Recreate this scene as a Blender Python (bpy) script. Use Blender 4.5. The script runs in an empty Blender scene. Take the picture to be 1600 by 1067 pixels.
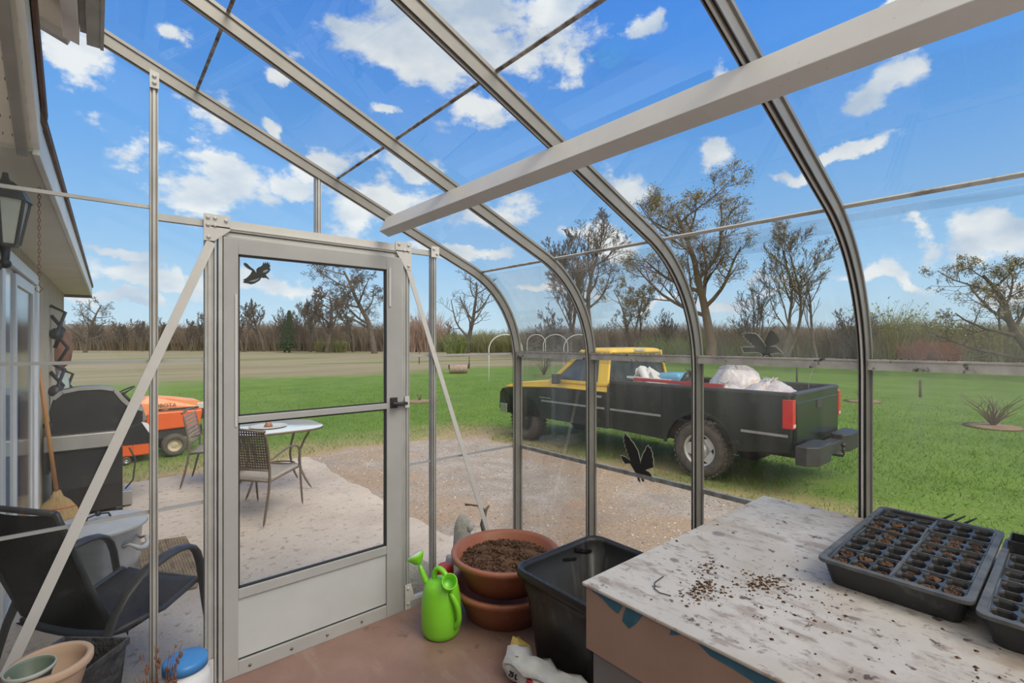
import bpy, bmesh, math, random
import numpy as np
from mathutils import Vector, Matrix, Euler
PI = math.pi
sin, cos = math.sin, math.cos
rnd = random.Random(7)
S = bpy.context.scene
C = S.collection

# ------------------------------------------------------------------ camera
F_PX = 765.0
YAW = math.atan(650 / 765)
EYE = 1.42
FW = (math.sin(YAW), math.cos(YAW)); RT = (math.cos(YAW), -math.sin(YAW))
cam = bpy.data.cameras.new('camera'); cam_o = bpy.data.objects.new('camera', cam); C.objects.link(cam_o)
cam.sensor_width = 36; cam.lens = 36 * F_PX / 1600
cam.clip_start = .02; cam.clip_end = 3000
cam_o.location = (0, 0, EYE); cam_o.rotation_euler = (PI / 2, 0, -YAW)
S.camera = cam_o

def ground_at(u, dist):
    """world x, y of a bearing (pixel column of the photo) at a forward distance"""
    s = (u - 800) / F_PX
    return ((FW[0] + RT[0] * s) * dist, (FW[1] + RT[1] * s) * dist)

# ------------------------------------------------------------------ world: blue sky with cumulus
def make_world():
    w = bpy.data.worlds.new('sky'); S.world = w; w.use_nodes = True
    nt = w.node_tree; N = nt.nodes; L = nt.links; N.clear()
    def nd(t, **k):
        n = N.new(t)
        for a, b in k.items(): setattr(n, a, b)
        return n
    out = nd('ShaderNodeOutputWorld'); bg = nd('ShaderNodeBackground'); L.new(bg.outputs[0], out.inputs[0])
    tc = nd('ShaderNodeTexCoord')
    nz = nd('ShaderNodeVectorMath', operation='NORMALIZE'); L.new(tc.outputs['Generated'], nz.inputs[0])
    sep = nd('ShaderNodeSeparateXYZ'); L.new(nz.outputs[0], sep.inputs[0])
    ramp = nd('ShaderNodeValToRGB'); L.new(sep.outputs[2], ramp.inputs[0])
    cr = ramp.color_ramp
    stops = [(0.0, (.60, .76, .86)), (.06, (.52, .72, .88)), (.16, (.33, .58, .88)), (.30, (.19, .44, .86)), (.45, (.105, .33, .83)), (.62, (.06, .235, .76)), (1.0, (.04, .16, .6))]
    cr.elements[0].position = 0; cr.elements[0].color = stops[0][1] + (1,)
    cr.elements[1].position = 1; cr.elements[1].color = stops[-1][1] + (1,)
    for p, c in stops[1:-1]:
        e = cr.elements.new(p); e.color = c + (1,)
    # warped direction
    def warp(vec, scale, amt, det):
        n = nd('ShaderNodeTexNoise'); n.inputs['Scale'].default_value = scale; n.inputs['Detail'].default_value = det
        n.inputs['Roughness'].default_value = .6
        L.new(nz.outputs[0], n.inputs['Vector'])
        s = nd('ShaderNodeVectorMath', operation='SUBTRACT'); L.new(n.outputs['Color'], s.inputs[0]); s.inputs[1].default_value = (.5, .5, .5)
        m = nd('ShaderNodeVectorMath', operation='MULTIPLY_ADD'); L.new(s.outputs[0], m.inputs[0]); m.inputs[1].default_value = (amt, amt, amt); L.new(vec, m.inputs[2])
        return m.outputs[0]
    v = warp(nz.outputs[0], 5.5, .16, 1); v = warp(v, 17, .07, 5)
    clouds = [(660, 50, 190, 75), (860, 65, 110, 75), (900, 130, 50, 34), (740, 187, 105, 30), (560, 25, 75, 26), (450, 135, 34, 12), (1026, 22, 30, 24),
              (312, 215, 46, 34), (325, 300, 95, 40), (430, 207, 24, 15), (178, 205, 55, 30), (500, 250, 78, 26), (440, 280, 60, 22), (630, 245, 60, 22),
              (600, 320, 165, 46), (800, 325, 95, 34), (1140, 125, 34, 18), (1385, 132, 68, 40), (1305, 243, 100, 14), (975, 285, 42, 26), (1105, 275, 46, 25),
              (1545, 352, 90, 32), (1410, 382, 40, 16), (1400, 430, 74, 15), (940, 380, 80, 20), (180, 402, 100, 9), (220, 432, 120, 12), (200, 460, 110, 8),
              (400, 440, 90, 20), (720, 400, 120, 14), (1590, 418, 56, 28), (1430, 2, 100, 24), (100, 80, 60, 40), (280, 60, 34, 22), (1190, 440, 50, 10), (590, 180, 20, 12), (1120, 470, 150, 8), (880, 455, 100, 8)]
    cur = None
    for (u, vv, rx, ry) in clouds:
        s = (u - 800) / F_PX; h = (533 - vv) / F_PX
        d = Vector((FW[0] + RT[0] * s, FW[1] + RT[1] * s, h)); ln = d.length; d.normalize()
        r = rx / F_PX / ln * .98; k = rx / ry * ln * .85
        K = (1 / r, 1 / r, k / r / max(.6, ln ** 1))
        m = nd('ShaderNodeVectorMath', operation='MULTIPLY_ADD'); L.new(v, m.inputs[0]); m.inputs[1].default_value = K
        m.inputs[2].default_value = (-d.x * K[0], -d.y * K[1], -d.z * K[2])
        l = nd('ShaderNodeVectorMath', operation='LENGTH'); L.new(m.outputs[0], l.inputs[0])
        if cur is None:
            cur = l.outputs['Value']
        else:
            mm = nd('ShaderNodeMath', operation='MINIMUM'); L.new(cur, mm.inputs[0]); L.new(l.outputs['Value'], mm.inputs[1]); cur = mm.outputs[0]
    fn = nd('ShaderNodeTexNoise'); fn.inputs['Scale'].default_value = 9; fn.inputs['Detail'].default_value = 7; fn.inputs['Roughness'].default_value = .62
    sc = nd('ShaderNodeVectorMath', operation='MULTIPLY'); L.new(nz.outputs[0], sc.inputs[0]); sc.inputs[1].default_value = (1, 1, 1.9)
    L.new(sc.outputs[0], fn.inputs['Vector'])
    # mask = smoothstep(1.15 -> .55) of (dist + (noise-.5)*1.6)
    a = nd('ShaderNodeMath', operation='MULTIPLY_ADD'); L.new(fn.outputs['Fac'], a.inputs[0]); a.inputs[1].default_value = -2.6; a.inputs[2].default_value = 1.3
    b = nd('ShaderNodeMath', operation='ADD'); L.new(cur, b.inputs[0]); L.new(a.outputs[0], b.inputs[1])
    mr = nd('ShaderNodeMapRange', interpolation_type='SMOOTHSTEP'); L.new(b.outputs[0], mr.inputs[0])
    mr.inputs[1].default_value = .92; mr.inputs[2].default_value = .42; mr.inputs[3].default_value = 0; mr.inputs[4].default_value = .95
    # cloud colour: bright with softly shaded bellies
    fn2 = nd('ShaderNodeTexNoise'); fn2.inputs['Scale'].default_value = 7; fn2.inputs['Detail'].default_value = 4
    sh = nd('ShaderNodeVectorMath', operation='ADD'); L.new(sc.outputs[0], sh.inputs[0]); sh.inputs[1].default_value = (.02, .03, .35)
    L.new(sh.outputs[0], fn2.inputs['Vector'])
    cc = nd('ShaderNodeValToRGB'); L.new(fn2.outputs['Fac'], cc.inputs[0])
    cc.color_ramp.elements[0].position = .34; cc.color_ramp.elements[0].color = (.50, .60, .74, 1)
    cc.color_ramp.elements[1].position = .58; cc.color_ramp.elements[1].color = (.90, .91, .92, 1)
    mx = nd('ShaderNodeMix', data_type='RGBA'); L.new(mr.outputs[0], mx.inputs[0]); L.new(ramp.outputs[0], mx.inputs[6]); L.new(cc.outputs[0], mx.inputs[7])
    # unseen bright cloud bank, added behind and above the camera as neutral fill light
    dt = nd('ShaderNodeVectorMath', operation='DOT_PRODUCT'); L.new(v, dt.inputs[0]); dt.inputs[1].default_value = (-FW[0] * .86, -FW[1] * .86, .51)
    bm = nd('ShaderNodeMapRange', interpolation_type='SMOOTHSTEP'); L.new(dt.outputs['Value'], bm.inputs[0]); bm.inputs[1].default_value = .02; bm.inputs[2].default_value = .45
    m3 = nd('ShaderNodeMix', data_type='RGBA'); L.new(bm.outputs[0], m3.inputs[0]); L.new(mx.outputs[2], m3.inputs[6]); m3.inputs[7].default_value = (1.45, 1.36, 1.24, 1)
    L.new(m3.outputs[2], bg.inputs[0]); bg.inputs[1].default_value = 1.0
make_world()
sun = bpy.data.lights.new('sun', 'SUN'); sun.energy = 2.3; sun.angle = math.radians(32); sun.color = (1, .91, .80)
sun_o = bpy.data.objects.new('sun', sun); C.objects.link(sun_o)
sun_o.rotation_euler = Vector((-.12, .80, -.85)).to_track_quat('-Z', 'Y').to_euler()
S.view_settings.view_transform = 'Standard'; S.view_settings.look = 'None'
S.view_settings.exposure = .05; S.view_settings.gamma = 1; S.view_settings.use_curve_mapping = False
S.cycles.transparent_max_bounces = 24; S.cycles.max_bounces = 8

# ------------------------------------------------------------------ materials
def mat(name, c1, c2=None, rough=.6, metal=0.0, scale=12, detail=5, bump=0.0, bscale=None, spec=.5, lo=.35, hi=.65, stretch=(1, 1, 1), extra=None):
    m = bpy.data.materials.new(name); m.use_nodes = True
    nt = m.node_tree; N = nt.nodes; L = nt.links; p = N['Principled BSDF']
    p.inputs['Roughness'].default_value = rough; p.inputs['Metallic'].default_value = metal; p.inputs['Specular IOR Level'].default_value = spec
    tc = N.new('ShaderNodeTexCoord'); mp = N.new('ShaderNodeMapping'); L.new(tc.outputs['Object'], mp.inputs[0]); mp.inputs['Scale'].default_value = stretch
    n = N.new('ShaderNodeTexNoise'); n.inputs['Scale'].default_value = scale; n.inputs['Detail'].default_value = detail; n.inputs['Roughness'].default_value = .62
    L.new(mp.outputs[0], n.inputs['Vector'])
    r = N.new('ShaderNodeValToRGB'); L.new(n.outputs['Fac'], r.inputs[0])
    c2 = c2 or tuple(x * .88 for x in c1)
    r.color_ramp.elements[0].position = lo; r.color_ramp.elements[0].color = c1 + (1,)
    r.color_ramp.elements[1].position = hi; r.color_ramp.elements[1].color = c2 + (1,)
    col = r.outputs[0]
    if extra: col = extra(nt, col, mp.outputs[0])
    L.new(col, p.inputs['Base Color'])
    if bump:
        n2 = N.new('ShaderNodeTexNoise'); n2.inputs['Scale'].default_value = bscale or scale * 3; n2.inputs['Detail'].default_value = 6
        L.new(mp.outputs[0], n2.inputs['Vector'])
        b = N.new('ShaderNodeBump'); b.inputs['Strength'].default_value = bump; b.inputs['Distance'].default_value = .02
        L.new(n2.outputs['Fac'], b.inputs['Height']); L.new(b.outputs[0], p.inputs['Normal'])
    return m

def layer(scale, thr_lo, thr_hi, colour, kind='noise', detail=6, stretch=None, rough=.6, amount=1.0, dist='F1'):
    """returns a function that lays a noise-masked colour over another"""
    def f(nt, col, vec):
        N = nt.nodes; L = nt.links
        if stretch:
            mp = N.new('ShaderNodeMapping'); L.new(vec, mp.inputs[0]); mp.inputs['Scale'].default_value = stretch; vec = mp.outputs[0]
        if kind == 'noise':
            n = N.new('ShaderNodeTexNoise'); n.inputs['Detail'].default_value = detail; n.inputs['Roughness'].default_value = rough
            o = n.outputs['Fac']
        else:
            n = N.new('ShaderNodeTexVoronoi'); n.feature = dist; o = n.outputs['Distance']
            w = N.new('ShaderNodeTexNoise'); w.inputs['Scale'].default_value = scale * 1.5; L.new(vec, w.inputs['Vector'])
            a = N.new('ShaderNodeVectorMath'); a.operation = 'MULTIPLY_ADD'; L.new(w.outputs['Color'], a.inputs[0]); a.inputs[1].default_value = (.5 / scale,) * 3; L.new(vec, a.inputs[2]); vec = a.outputs[0]
        n.inputs['Scale'].default_value = scale; L.new(vec, n.inputs['Vector'])
        mr = N.new('ShaderNodeMapRange'); L.new(o, mr.inputs[0]); mr.inputs[1].default_value = thr_lo; mr.inputs[2].default_value = thr_hi
        mr.inputs[3].default_value = 0; mr.inputs[4].default_value = amount
        mx = N.new('ShaderNodeMix'); mx.data_type = 'RGBA'; L.new(mr.outputs[0], mx.inputs[0]); L.new(col, mx.inputs[6]); mx.inputs[7].default_value = colour + (1,)
        return mx.outputs[2]
    return f
def chain(*fs):
    def f(nt, col, vec):
        for g in fs: col = g(nt, col, vec)
        return col
    return f

def glass_mat(name, tint=(.97, .985, .98), gloss=.35, dirt=.03, dirt_col=(.62, .63, .6), zband=None, streak=False):
    m = bpy.data.materials.new(name); m.use_nodes = True
    nt = m.node_tree; N = nt.nodes; L = nt.links; N.clear()
    out = N.new('ShaderNodeOutputMaterial'); tr = N.new('ShaderNodeBsdfTransparent'); tr.inputs[0].default_value = tint + (1,)
    gl = N.new('ShaderNodeBsdfGlossy'); gl.inputs['Roughness'].default_value = .01
    fr = N.new('ShaderNodeFresnel'); fr.inputs[0].default_value = 1.45
    mu = N.new('ShaderNodeMath'); mu.operation = 'MULTIPLY'; L.new(fr.outputs[0], mu.inputs[0]); mu.inputs[1].default_value = gloss
    m1 = N.new('ShaderNodeMixShader'); L.new(mu.outputs[0], m1.inputs[0]); L.new(tr.outputs[0], m1.inputs[1]); L.new(gl.outputs[0], m1.inputs[2])
    df = N.new('ShaderNodeBsdfDiffuse'); df.inputs[0].default_value = dirt_col + (1,)
    tc = N.new('ShaderNodeTexCoord'); mp = N.new('ShaderNodeMapping'); L.new(tc.outputs['Object'], mp.inputs[0])
    mp.inputs['Scale'].default_value = (6, 6, .8) if streak else (2, 2, 2)
    n = N.new('ShaderNodeTexNoise'); n.inputs['Scale'].default_value = 2.5; n.inputs['Detail'].default_value = 6; L.new(mp.outputs[0], n.inputs['Vector'])
    mr = N.new('ShaderNodeMapRange'); L.new(n.outputs['Fac'], mr.inputs[0]); mr.inputs[1].default_value = .35; mr.inputs[2].default_value = .8
    mr.inputs[3].default_value = dirt * .3; mr.inputs[4].default_value = dirt * 2
    fac = mr.outputs[0]
    if zband:
        sp = N.new('ShaderNodeSeparateXYZ'); L.new(tc.outputs['Object'], sp.inputs[0])
        for (z0, z1, amt) in zband:      # grime that has settled on the pane towards z0
            q = N.new('ShaderNodeMapRange'); L.new(sp.outputs[2], q.inputs[0]); q.inputs[1].default_value = z1; q.inputs[2].default_value = z0
            q.inputs[3].default_value = 0; q.inputs[4].default_value = amt
            g = N.new('ShaderNodeMath'); g.operation = 'GREATER_THAN' if z1 > z0 else 'LESS_THAN'; L.new(sp.outputs[2], g.inputs[0]); g.inputs[1].default_value = z0
            h = N.new('ShaderNodeMath'); h.operation = 'MULTIPLY'; L.new(q.outputs[0], h.inputs[0]); L.new(g.outputs[0], h.inputs[1])
            k = N.new('ShaderNodeMath'); k.operation = 'MULTIPLY'; L.new(h.outputs[0], k.inputs[0]); L.new(n.outputs['Fac'], k.inputs[1])
            ad = N.new('ShaderNodeMath'); ad.operation = 'ADD'; L.new(fac, ad.inputs[0]); L.new(k.outputs[0], ad.inputs[1]); fac = ad.outputs[0]
    m2 = N.new('ShaderNodeMixShader'); L.new(fac, m2.inputs[0]); L.new(m1.outputs[0], m2.inputs[1]); L.new(df.outputs[0], m2.inputs[2])
    L.new(m2.outputs[0], out.inputs[0])
    return m

M = {}
M['alu'] = mat('mill_aluminium', (.40, .40, .39), (.50, .50, .49), rough=.48, metal=.35, scale=6)
M['alu_rib'] = mat('grey_brown_rib', (.21, .20, .185), (.29, .277, .257), rough=.4, metal=.3, scale=3)
M['alu_dark'] = mat('weathered_aluminium', (.15, .145, .135), (.28, .27, .255), rough=.5, metal=.35, scale=5)
M['white_alu'] = mat('white_coated_aluminium', (.60, .59, .575), (.54, .53, .515), rough=.42, scale=4, spec=.4, extra=layer(60, .66, .72, (.30, .27, .24), amount=.5))
M['door_alu'] = mat('grey_coated_aluminium', (.40, .40, .40), (.36, .36, .36), rough=.42, scale=5, spec=.4)
M['kick'] = mat('kick_panel_grey', (.52, .54, .55), (.45, .47, .48), rough=.55, scale=2, extra=layer(1.2, .62, .7, (.30, .30, .29), amount=.35))
M['gasket'] = mat('black_gasket', (.03, .03, .03), rough=.7)
M['rail'] = mat('mossy_rail', (.34, .33, .31), (.50, .49, .46), rough=.8, scale=10, bump=.3, extra=layer(22, .58, .66, (.05, .05, .035)))
M['seam'] = mat('rusty_seam', (.42, .41, .39), (.13, .10, .075), rough=.8, scale=16, lo=.42, hi=.6)
M['seam_pale'] = mat('pale_grimy_seam', (.62, .61, .58), (.34, .31, .28), rough=.8, scale=14, lo=.5, hi=.66)
M['seam_dark'] = mat('grimy_lap_seam', (.16, .16, .15), (.34, .34, .33), rough=.8, scale=20)
M['screw'] = mat('screw_steel', (.25, .24, .22), rough=.4, metal=.8)
M['glass'] = glass_mat('clear_pane', dirt=.012, gloss=.25)
M['glass_side'] = glass_mat('weathered_pane', dirt=.022, gloss=.3, streak=True, zband=[(1.32, 1.02, .22), (1.36, 1.62, .24)])
M['glass_roof'] = glass_mat('roof_pane', dirt=.003, gloss=.12)
M['floor'] = mat('worn_red_brown_floor_paint', (.23, .135, .11), (.29, .18, .15), rough=.5, scale=3, bump=.15, bscale=30,
                 extra=chain(layer(2.2, .56, .66, (.33, .24, .20), stretch=(3.5, 1, 1), amount=.6), layer(9, .62, .68, (.10, .055, .045), amount=.6), layer(1.1, .60, .68, (.26, .23, .20), amount=.55)))
M['concrete'] = mat('sandy_concrete', (.46, .385, .32), (.56, .48, .41), rough=.95, scale=1.6, bump=.5, bscale=26,
                    extra=chain(layer(16, .58, .63, (.30, .23, .175), amount=.75), layer(60, .60, .66, (.30, .25, .2), amount=.6), layer(.7, .55, .75, (.36, .29, .23), amount=.6)))
M['gravel'] = mat('gravel_drive', (.29, .245, .205), (.40, .35, .31), rough=.95, scale=3, bump=.9, bscale=24,
                  extra=chain(layer(.55, .45, .58, (.36, .25, .16), amount=.8), layer(70, .1, .0, (.55, .51, .47), kind='v', amount=.9), layer(34, .56, .62, (.17, .13, .10), amount=.8), layer(.9, .6, .72, (.24, .21, .19), amount=.7)))
def ground_extra(nt, col, vec):
    N = nt.nodes; L = nt.links
    geo = N.new('ShaderNodeNewGeometry'); sp = N.new('ShaderNodeSeparateXYZ'); L.new(geo.outputs['Position'], sp.inputs[0])
    def noise(scale, det=5, st=None):
        v = geo.outputs['Position']
        if st:
            mp = N.new('ShaderNodeMapping'); L.new(v, mp.inputs[0]); mp.inputs['Scale'].default_value = st; v = mp.outputs[0]
        n = N.new('ShaderNodeTexNoise'); n.inputs['Scale'].default_value = scale; n.inputs['Detail'].default_value = det; L.new(v, n.inputs['Vector']); return n.outputs['Fac']
    def math_(op, a, b, c=None):
        m = N.new('ShaderNodeMath'); m.operation = op
        for i, x in enumerate((a, b, c)):
            if x is None: continue
            if isinstance(x, (int, float)): m.inputs[i].default_value = x
            else: L.new(x, m.inputs[i])
        return m.outputs[0]
    def mapr(x, a, b, c=0, d=1):
        m = N.new('ShaderNodeMapRange'); L.new(x, m.inputs[0])
        for i, q in enumerate((a, b, c, d)): m.inputs[i + 1].default_value = q
        return m.outputs[0]
    def mix(f, a, b):
        m = N.new('ShaderNodeMix'); m.data_type = 'RGBA'; L.new(f, m.inputs[0]); L.new(a, m.inputs[6])
        if isinstance(b, tuple): m.inputs[7].default_value = b + (1,)
        else: L.new(b, m.inputs[7])
        return m.outputs[2]
    # dry meadow beyond the mown lawn
    y = math_('MULTIPLY_ADD', noise(.12, 4), 9, sp.outputs[1])
    y2 = math_('MULTIPLY_ADD', noise(1.1, 4), 3.5, y)
    tan = mapr(y2, 31.0, 35.0)
    tn = N.new('ShaderNodeValToRGB'); L.new(noise(.09, 6, (.35, 1.6, 1)), tn.inputs[0])
    e = tn.color_ramp.elements; e[0].position = .38; e[0].color = (.215, .19, .11, 1); e[1].position = .54; e[1].color = (.275, .23, .155, 1)
    q = e.new(.62); q.color = (.15, .19, .065, 1)
    col = mix(tan, col, tn.outputs[0])
    # bare and strawy patches round the truck and the drive edge
    x1 = math_('MULTIPLY_ADD', noise(.8, 5), 3.2, sp.outputs[0])
    near = mapr(x1, 8.7, 7.4)
    yl = mapr(math_('MULTIPLY_ADD', noise(.9, 4), 3.0, sp.outputs[1]), 11.2, 9.6)
    pm = math_('MULTIPLY', near, yl)
    col = mix(math_('MULTIPLY', pm, .85), col, (.38, .27, .165))
    return col
M['lawn'] = mat('spring_lawn', (.092, .165, .026), (.145, .225, .042), rough=.9, scale=.9, detail=8, bump=.6, bscale=30, spec=.15,
                extra=chain(layer(.35, .5, .66, (.13, .20, .05), amount=.6), layer(18, .55, .62, (.065, .13, .02), amount=.5), ground_extra))
def leaf_mat(name, c1, c2, rough=.7):
    m = bpy.data.materials.new(name); m.use_nodes = True; nt = m.node_tree; p = nt.nodes['Principled BSDF']
    g = nt.nodes.new('ShaderNodeNewGeometry'); r = nt.nodes.new('ShaderNodeValToRGB'); nt.links.new(g.outputs['Random Per Island'], r.inputs[0])
    r.color_ramp.elements[0].color = c1 + (1,); r.color_ramp.elements[1].color = c2 + (1,)
    nt.links.new(r.outputs[0], p.inputs['Base Color']); p.inputs['Roughness'].default_value = rough; p.inputs['Specular IOR Level'].default_value = .2
    return m
M['blade'] = leaf_mat('grass_blades', (.085, .175, .024), (.155, .255, .05))
M['straw'] = leaf_mat('dry_straw', (.40, .30, .17), (.62, .50, .32))
M['pebble'] = leaf_mat('pebbles', (.22, .18, .15), (.62, .57, .52))
M['bark'] = mat('grey_bark', (.085, .068, .055), (.14, .115, .095), rough=.9, scale=3, spec=.1)
M['bark_warm'] = mat('warm_bark', (.15, .10, .07), (.11, .09, .07), rough=.9, scale=2, spec=.1)
M['brush'] = leaf_mat('brush_twigs', (.155, .115, .085), (.29, .225, .165))
M['brush_olive'] = leaf_mat('olive_twigs', (.15, .15, .06), (.27, .27, .11))
M['brush_red'] = leaf_mat('red_twigs', (.20, .07, .05), (.30, .14, .10))
M['brush_green'] = leaf_mat('green_leaves', (.12, .17, .04), (.26, .31, .10))
M['brush_pink'] = leaf_mat('pink_buds', (.34, .22, .18), (.45, .33, .28))
M['bud'] = leaf_mat('young_leaves', (.21, .18, .075), (.36, .31, .16))
M['conifer'] = leaf_mat('conifer_needles', (.03, .055, .022), (.07, .105, .04))
M['mass'] = mat('thicket_brown', (.125, .10, .07), (.19, .15, .105), rough=1, scale=.8, detail=8, bump=1, bscale=3, spec=0)  # plain brown of the dense undergrowth
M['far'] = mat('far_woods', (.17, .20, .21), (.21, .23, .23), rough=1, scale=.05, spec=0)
M['terra'] = mat('terracotta_plastic', (.335, .125, .07), (.29, .10, .055), rough=.45, scale=5, spec=.4, extra=layer(9, .6, .75, (.40, .19, .13), amount=.5))
M['soil'] = mat('potting_soil', (.070, .034, .018), (.15, .078, .043), rough=1, scale=14, bump=1, bscale=40)
M['crumb'] = leaf_mat('soil_crumbs', (.035, .018, .009), (.15, .08, .042))
M['tote'] = mat('black_tote_plastic', (.011, .0115, .012), (.018, .018, .019), rough=.34, scale=6, bump=.05,
                extra=layer(5, .57, .70, (.10, .10, .097), stretch=(3, 3, .5), amount=.5))
M['lime'] = mat('lime_plastic', (.20, .60, .028), (.22, .63, .035), rough=.28, scale=3)
M['white_plastic'] = mat('white_plastic', (.72, .74, .76), (.66, .68, .70), rough=.35, scale=3)
M['blue_cap'] = mat('blue_cap', (.045, .22, .56), (.055, .25, .60), rough=.35)
M['red_cap'] = mat('red_cap', (.55, .05, .04), (.48, .04, .035), rough=.4)
M['green_bottle'] = mat('green_bottle', (.02, .26, .10), rough=.3)
def bench_paint(nt, col, vec):
    return chain(layer(2.2, .42, .62, (.36, .295, .225), amount=.8), layer(9, .53, .64, (.22, .165, .12), stretch=(1.7, .7, 1), amount=.6), layer(1.7, .50, .62, (.27, .20, .145), detail=9, rough=.75, amount=.6), layer(24, .57, .63, (.17, .125, .09), stretch=(1.6, .7, 1), amount=.5), layer(42, .62, .68, (.14, .10, .075), stretch=(1.4, .8, 1), amount=.6), layer(7, .11, .06, (.13, .12, .105), kind='v', amount=.75),
                 layer(4.5, .12, .07, (.16, .15, .135), kind='v', amount=.8), layer(30, .62, .67, (.07, .045, .03), amount=.9), layer(2.0, .62, .66, (.06, .04, .03), detail=9, rough=.75, amount=.85))(nt, col, vec)
M['bench_top'] = mat('stained_white_bench', (.50, .475, .44), (.44, .415, .38), rough=.5, scale=4, extra=bench_paint, bump=.05)
def blue_patches(nt, col, vec):
    N = nt.nodes; L = nt.links
    sp = N.new('ShaderNodeSeparateXYZ'); L.new(vec, sp.inputs[0])
    n = N.new('ShaderNodeTexNoise'); n.inputs['Scale'].default_value = 4.6; n.inputs['Detail'].default_value = 2.5; L.new(vec, n.inputs['Vector'])
    z = N.new('ShaderNodeMapRange'); L.new(sp.outputs[2], z.inputs[0]); z.inputs[1].default_value = .70; z.inputs[2].default_value = .80; z.inputs[3].default_value = -.17; z.inputs[4].default_value = .05
    a = N.new('ShaderNodeMath'); a.operation = 'ADD'; L.new(n.outputs['Fac'], a.inputs[0]); L.new(z.outputs[0], a.inputs[1])
    g = N.new('ShaderNodeMapRange'); L.new(a.outputs[0], g.inputs[0]); g.inputs[1].default_value = .515; g.inputs[2].default_value = .525
    mx = N.new('ShaderNodeMix'); mx.data_type = 'RGBA'; L.new(g.outputs[0], mx.inputs[0]); L.new(col, mx.inputs[6]); mx.inputs[7].default_value = (.025, .12, .19, 1)
    return mx.outputs[2]
M['bench_apron'] = mat('pinkish_worn_apron', (.34, .225, .175), (.28, .185, .14), rough=.6, scale=5)
M['blue_paint'] = mat('old_blue_paint', (.022, .095, .15), (.035, .13, .19), rough=.5, scale=30)
M['bench_grey'] = mat('grey_bench_panel', (.16, .16, .16), (.20, .20, .195), rough=.6, scale=5)
M['tray'] = mat('black_tray_plastic', (.018, .020, .022), (.028, .030, .032), rough=.4, scale=7, extra=layer(14, .60, .75, (.17, .17, .16), amount=.5))
M['tray_rim'] = mat('dusty_tray_rim', (.055, .058, .058), (.12, .12, .115), rough=.5, scale=18)
M['cell'] = mat('seed_cell_plastic', (.020, .021, .022), (.045, .045, .045), rough=.35, scale=30)
M['tan_plastic'] = mat('tan_plastic', (.44, .31, .22), (.50, .36, .26), rough=.55, scale=5, spec=.3)
M['sage_pot'] = mat('sage_pot', (.12, .16, .12), (.16, .20, .16), rough=.5, scale=5)
M['pale_edge'] = mat('pale_pot_outside', (.42, .45, .42), rough=.5)
M['planter'] = mat('embossed_black', (.035, .035, .036), (.06, .06, .06), rough=.45, scale=22, bump=1.0, bscale=26)
M['dead'] = mat('dead_stems', (.16, .07, .045), (.24, .12, .07), rough=.8)
M['bag_white'] = mat('white_bag_plastic', (.62, .62, .60), (.52, .52, .50), rough=.35, scale=9, bump=.35, bscale=18)
M['bag_yellow'] = mat('yellow_bag_inside', (.55, .40, .09), (.46, .33, .08), rough=.45)
M['ink'] = mat('black_ink', (.025, .025, .028), rough=.6)
M['red_ink'] = mat('red_ink', (.45, .03, .04), rough=.5)
M['chair_black'] = mat('charcoal_chair_metal', (.045, .045, .048), (.06, .06, .062), rough=.42)
M['sling'] = mat('charcoal_sling', (.022, .020, .021), (.034, .031, .031), rough=.8, scale=60)
M['galv'] = mat('galvanised_steel', (.50, .52, .54), (.36, .38, .40), rough=.32, metal=.75, scale=5)
M['galv_pale'] = mat('pale_galvanised_lid', (.56, .55, .53), (.47, .46, .44), rough=.6, metal=.1, scale=5)
M['mat_brown'] = mat('brown_ribbed_mat', (.16, .115, .075), (.27, .205, .14), rough=1, scale=10, bump=.5,
                     extra=layer(2.2, .56, .6, (.10, .075, .05), stretch=(16, 1, 1), amount=.7))
M['bronze'] = mat('bronze_chair_metal', (.13, .10, .075), (.17, .13, .10), rough=.45, metal=.2)
M['wicker'] = mat('brown_wicker', (.085, .065, .05), (.13, .10, .08), rough=.7, scale=40)
M['seat_tan'] = mat('tan_seat_fabric', (.33, .285, .235), (.38, .33, .28), rough=.9, scale=30)
M['slat_pink'] = mat('pinkish_slats', (.40, .29, .24), (.34, .25, .21), rough=.6, scale=20)
M['table_top'] = mat('white_table_glass', (.66, .69, .67), (.60, .63, .61), rough=.12, scale=3)
M['siding'] = mat('beige_siding', (.55, .50, .42), (.48, .43, .355), rough=.75, scale=3)
M['soffit'] = mat('beige_soffit', (.66, .62, .54), (.60, .56, .48), rough=.8, scale=3)
def holes(nt, col, vec):
    N = nt.nodes; L = nt.links
    sp = N.new('ShaderNodeSeparateXYZ'); L.new(vec, sp.inputs[0]); outs = []
    for i, (a, per) in enumerate(((0, .022), (1, .05))):
        m = N.new('ShaderNodeMath'); m.operation = 'PINGPONG'; L.new(sp.outputs[a], m.inputs[0]); m.inputs[1].default_value = per / 2
        g = N.new('ShaderNodeMath'); g.operation = 'LESS_THAN'; L.new(m.outputs[0], g.inputs[0]); g.inputs[1].default_value = .0012 if a == 0 else .004; outs.append(g.outputs[0])
    k = N.new('ShaderNodeMath'); k.operation = 'MULTIPLY'; L.new(outs[0], k.inputs[0]); L.new(outs[1], k.inputs[1])
    mx = N.new('ShaderNodeMix'); mx.data_type = 'RGBA'; L.new(k.outputs[0], mx.inputs[0]); L.new(col, mx.inputs[6]); mx.inputs[7].default_value = (.10, .09, .08, 1)
    return mx.outputs[2]
M['soffit_holes'] = mat('perforated_soffit', (.60, .56, .50), (.54, .50, .44), rough=.8, scale=3, extra=holes)
M['fascia'] = mat('white_fascia', (.80, .79, .76), (.70, .68, .64), rough=.5, scale=5)
M['brown_trim'] = mat('rusted_brown_trim', (.10, .055, .04), (.17, .10, .08), rough=.8, scale=9)
M['white_frame'] = mat('white_vinyl', (.70, .71, .72), (.64, .65, .66), rough=.35, scale=3)
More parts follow.
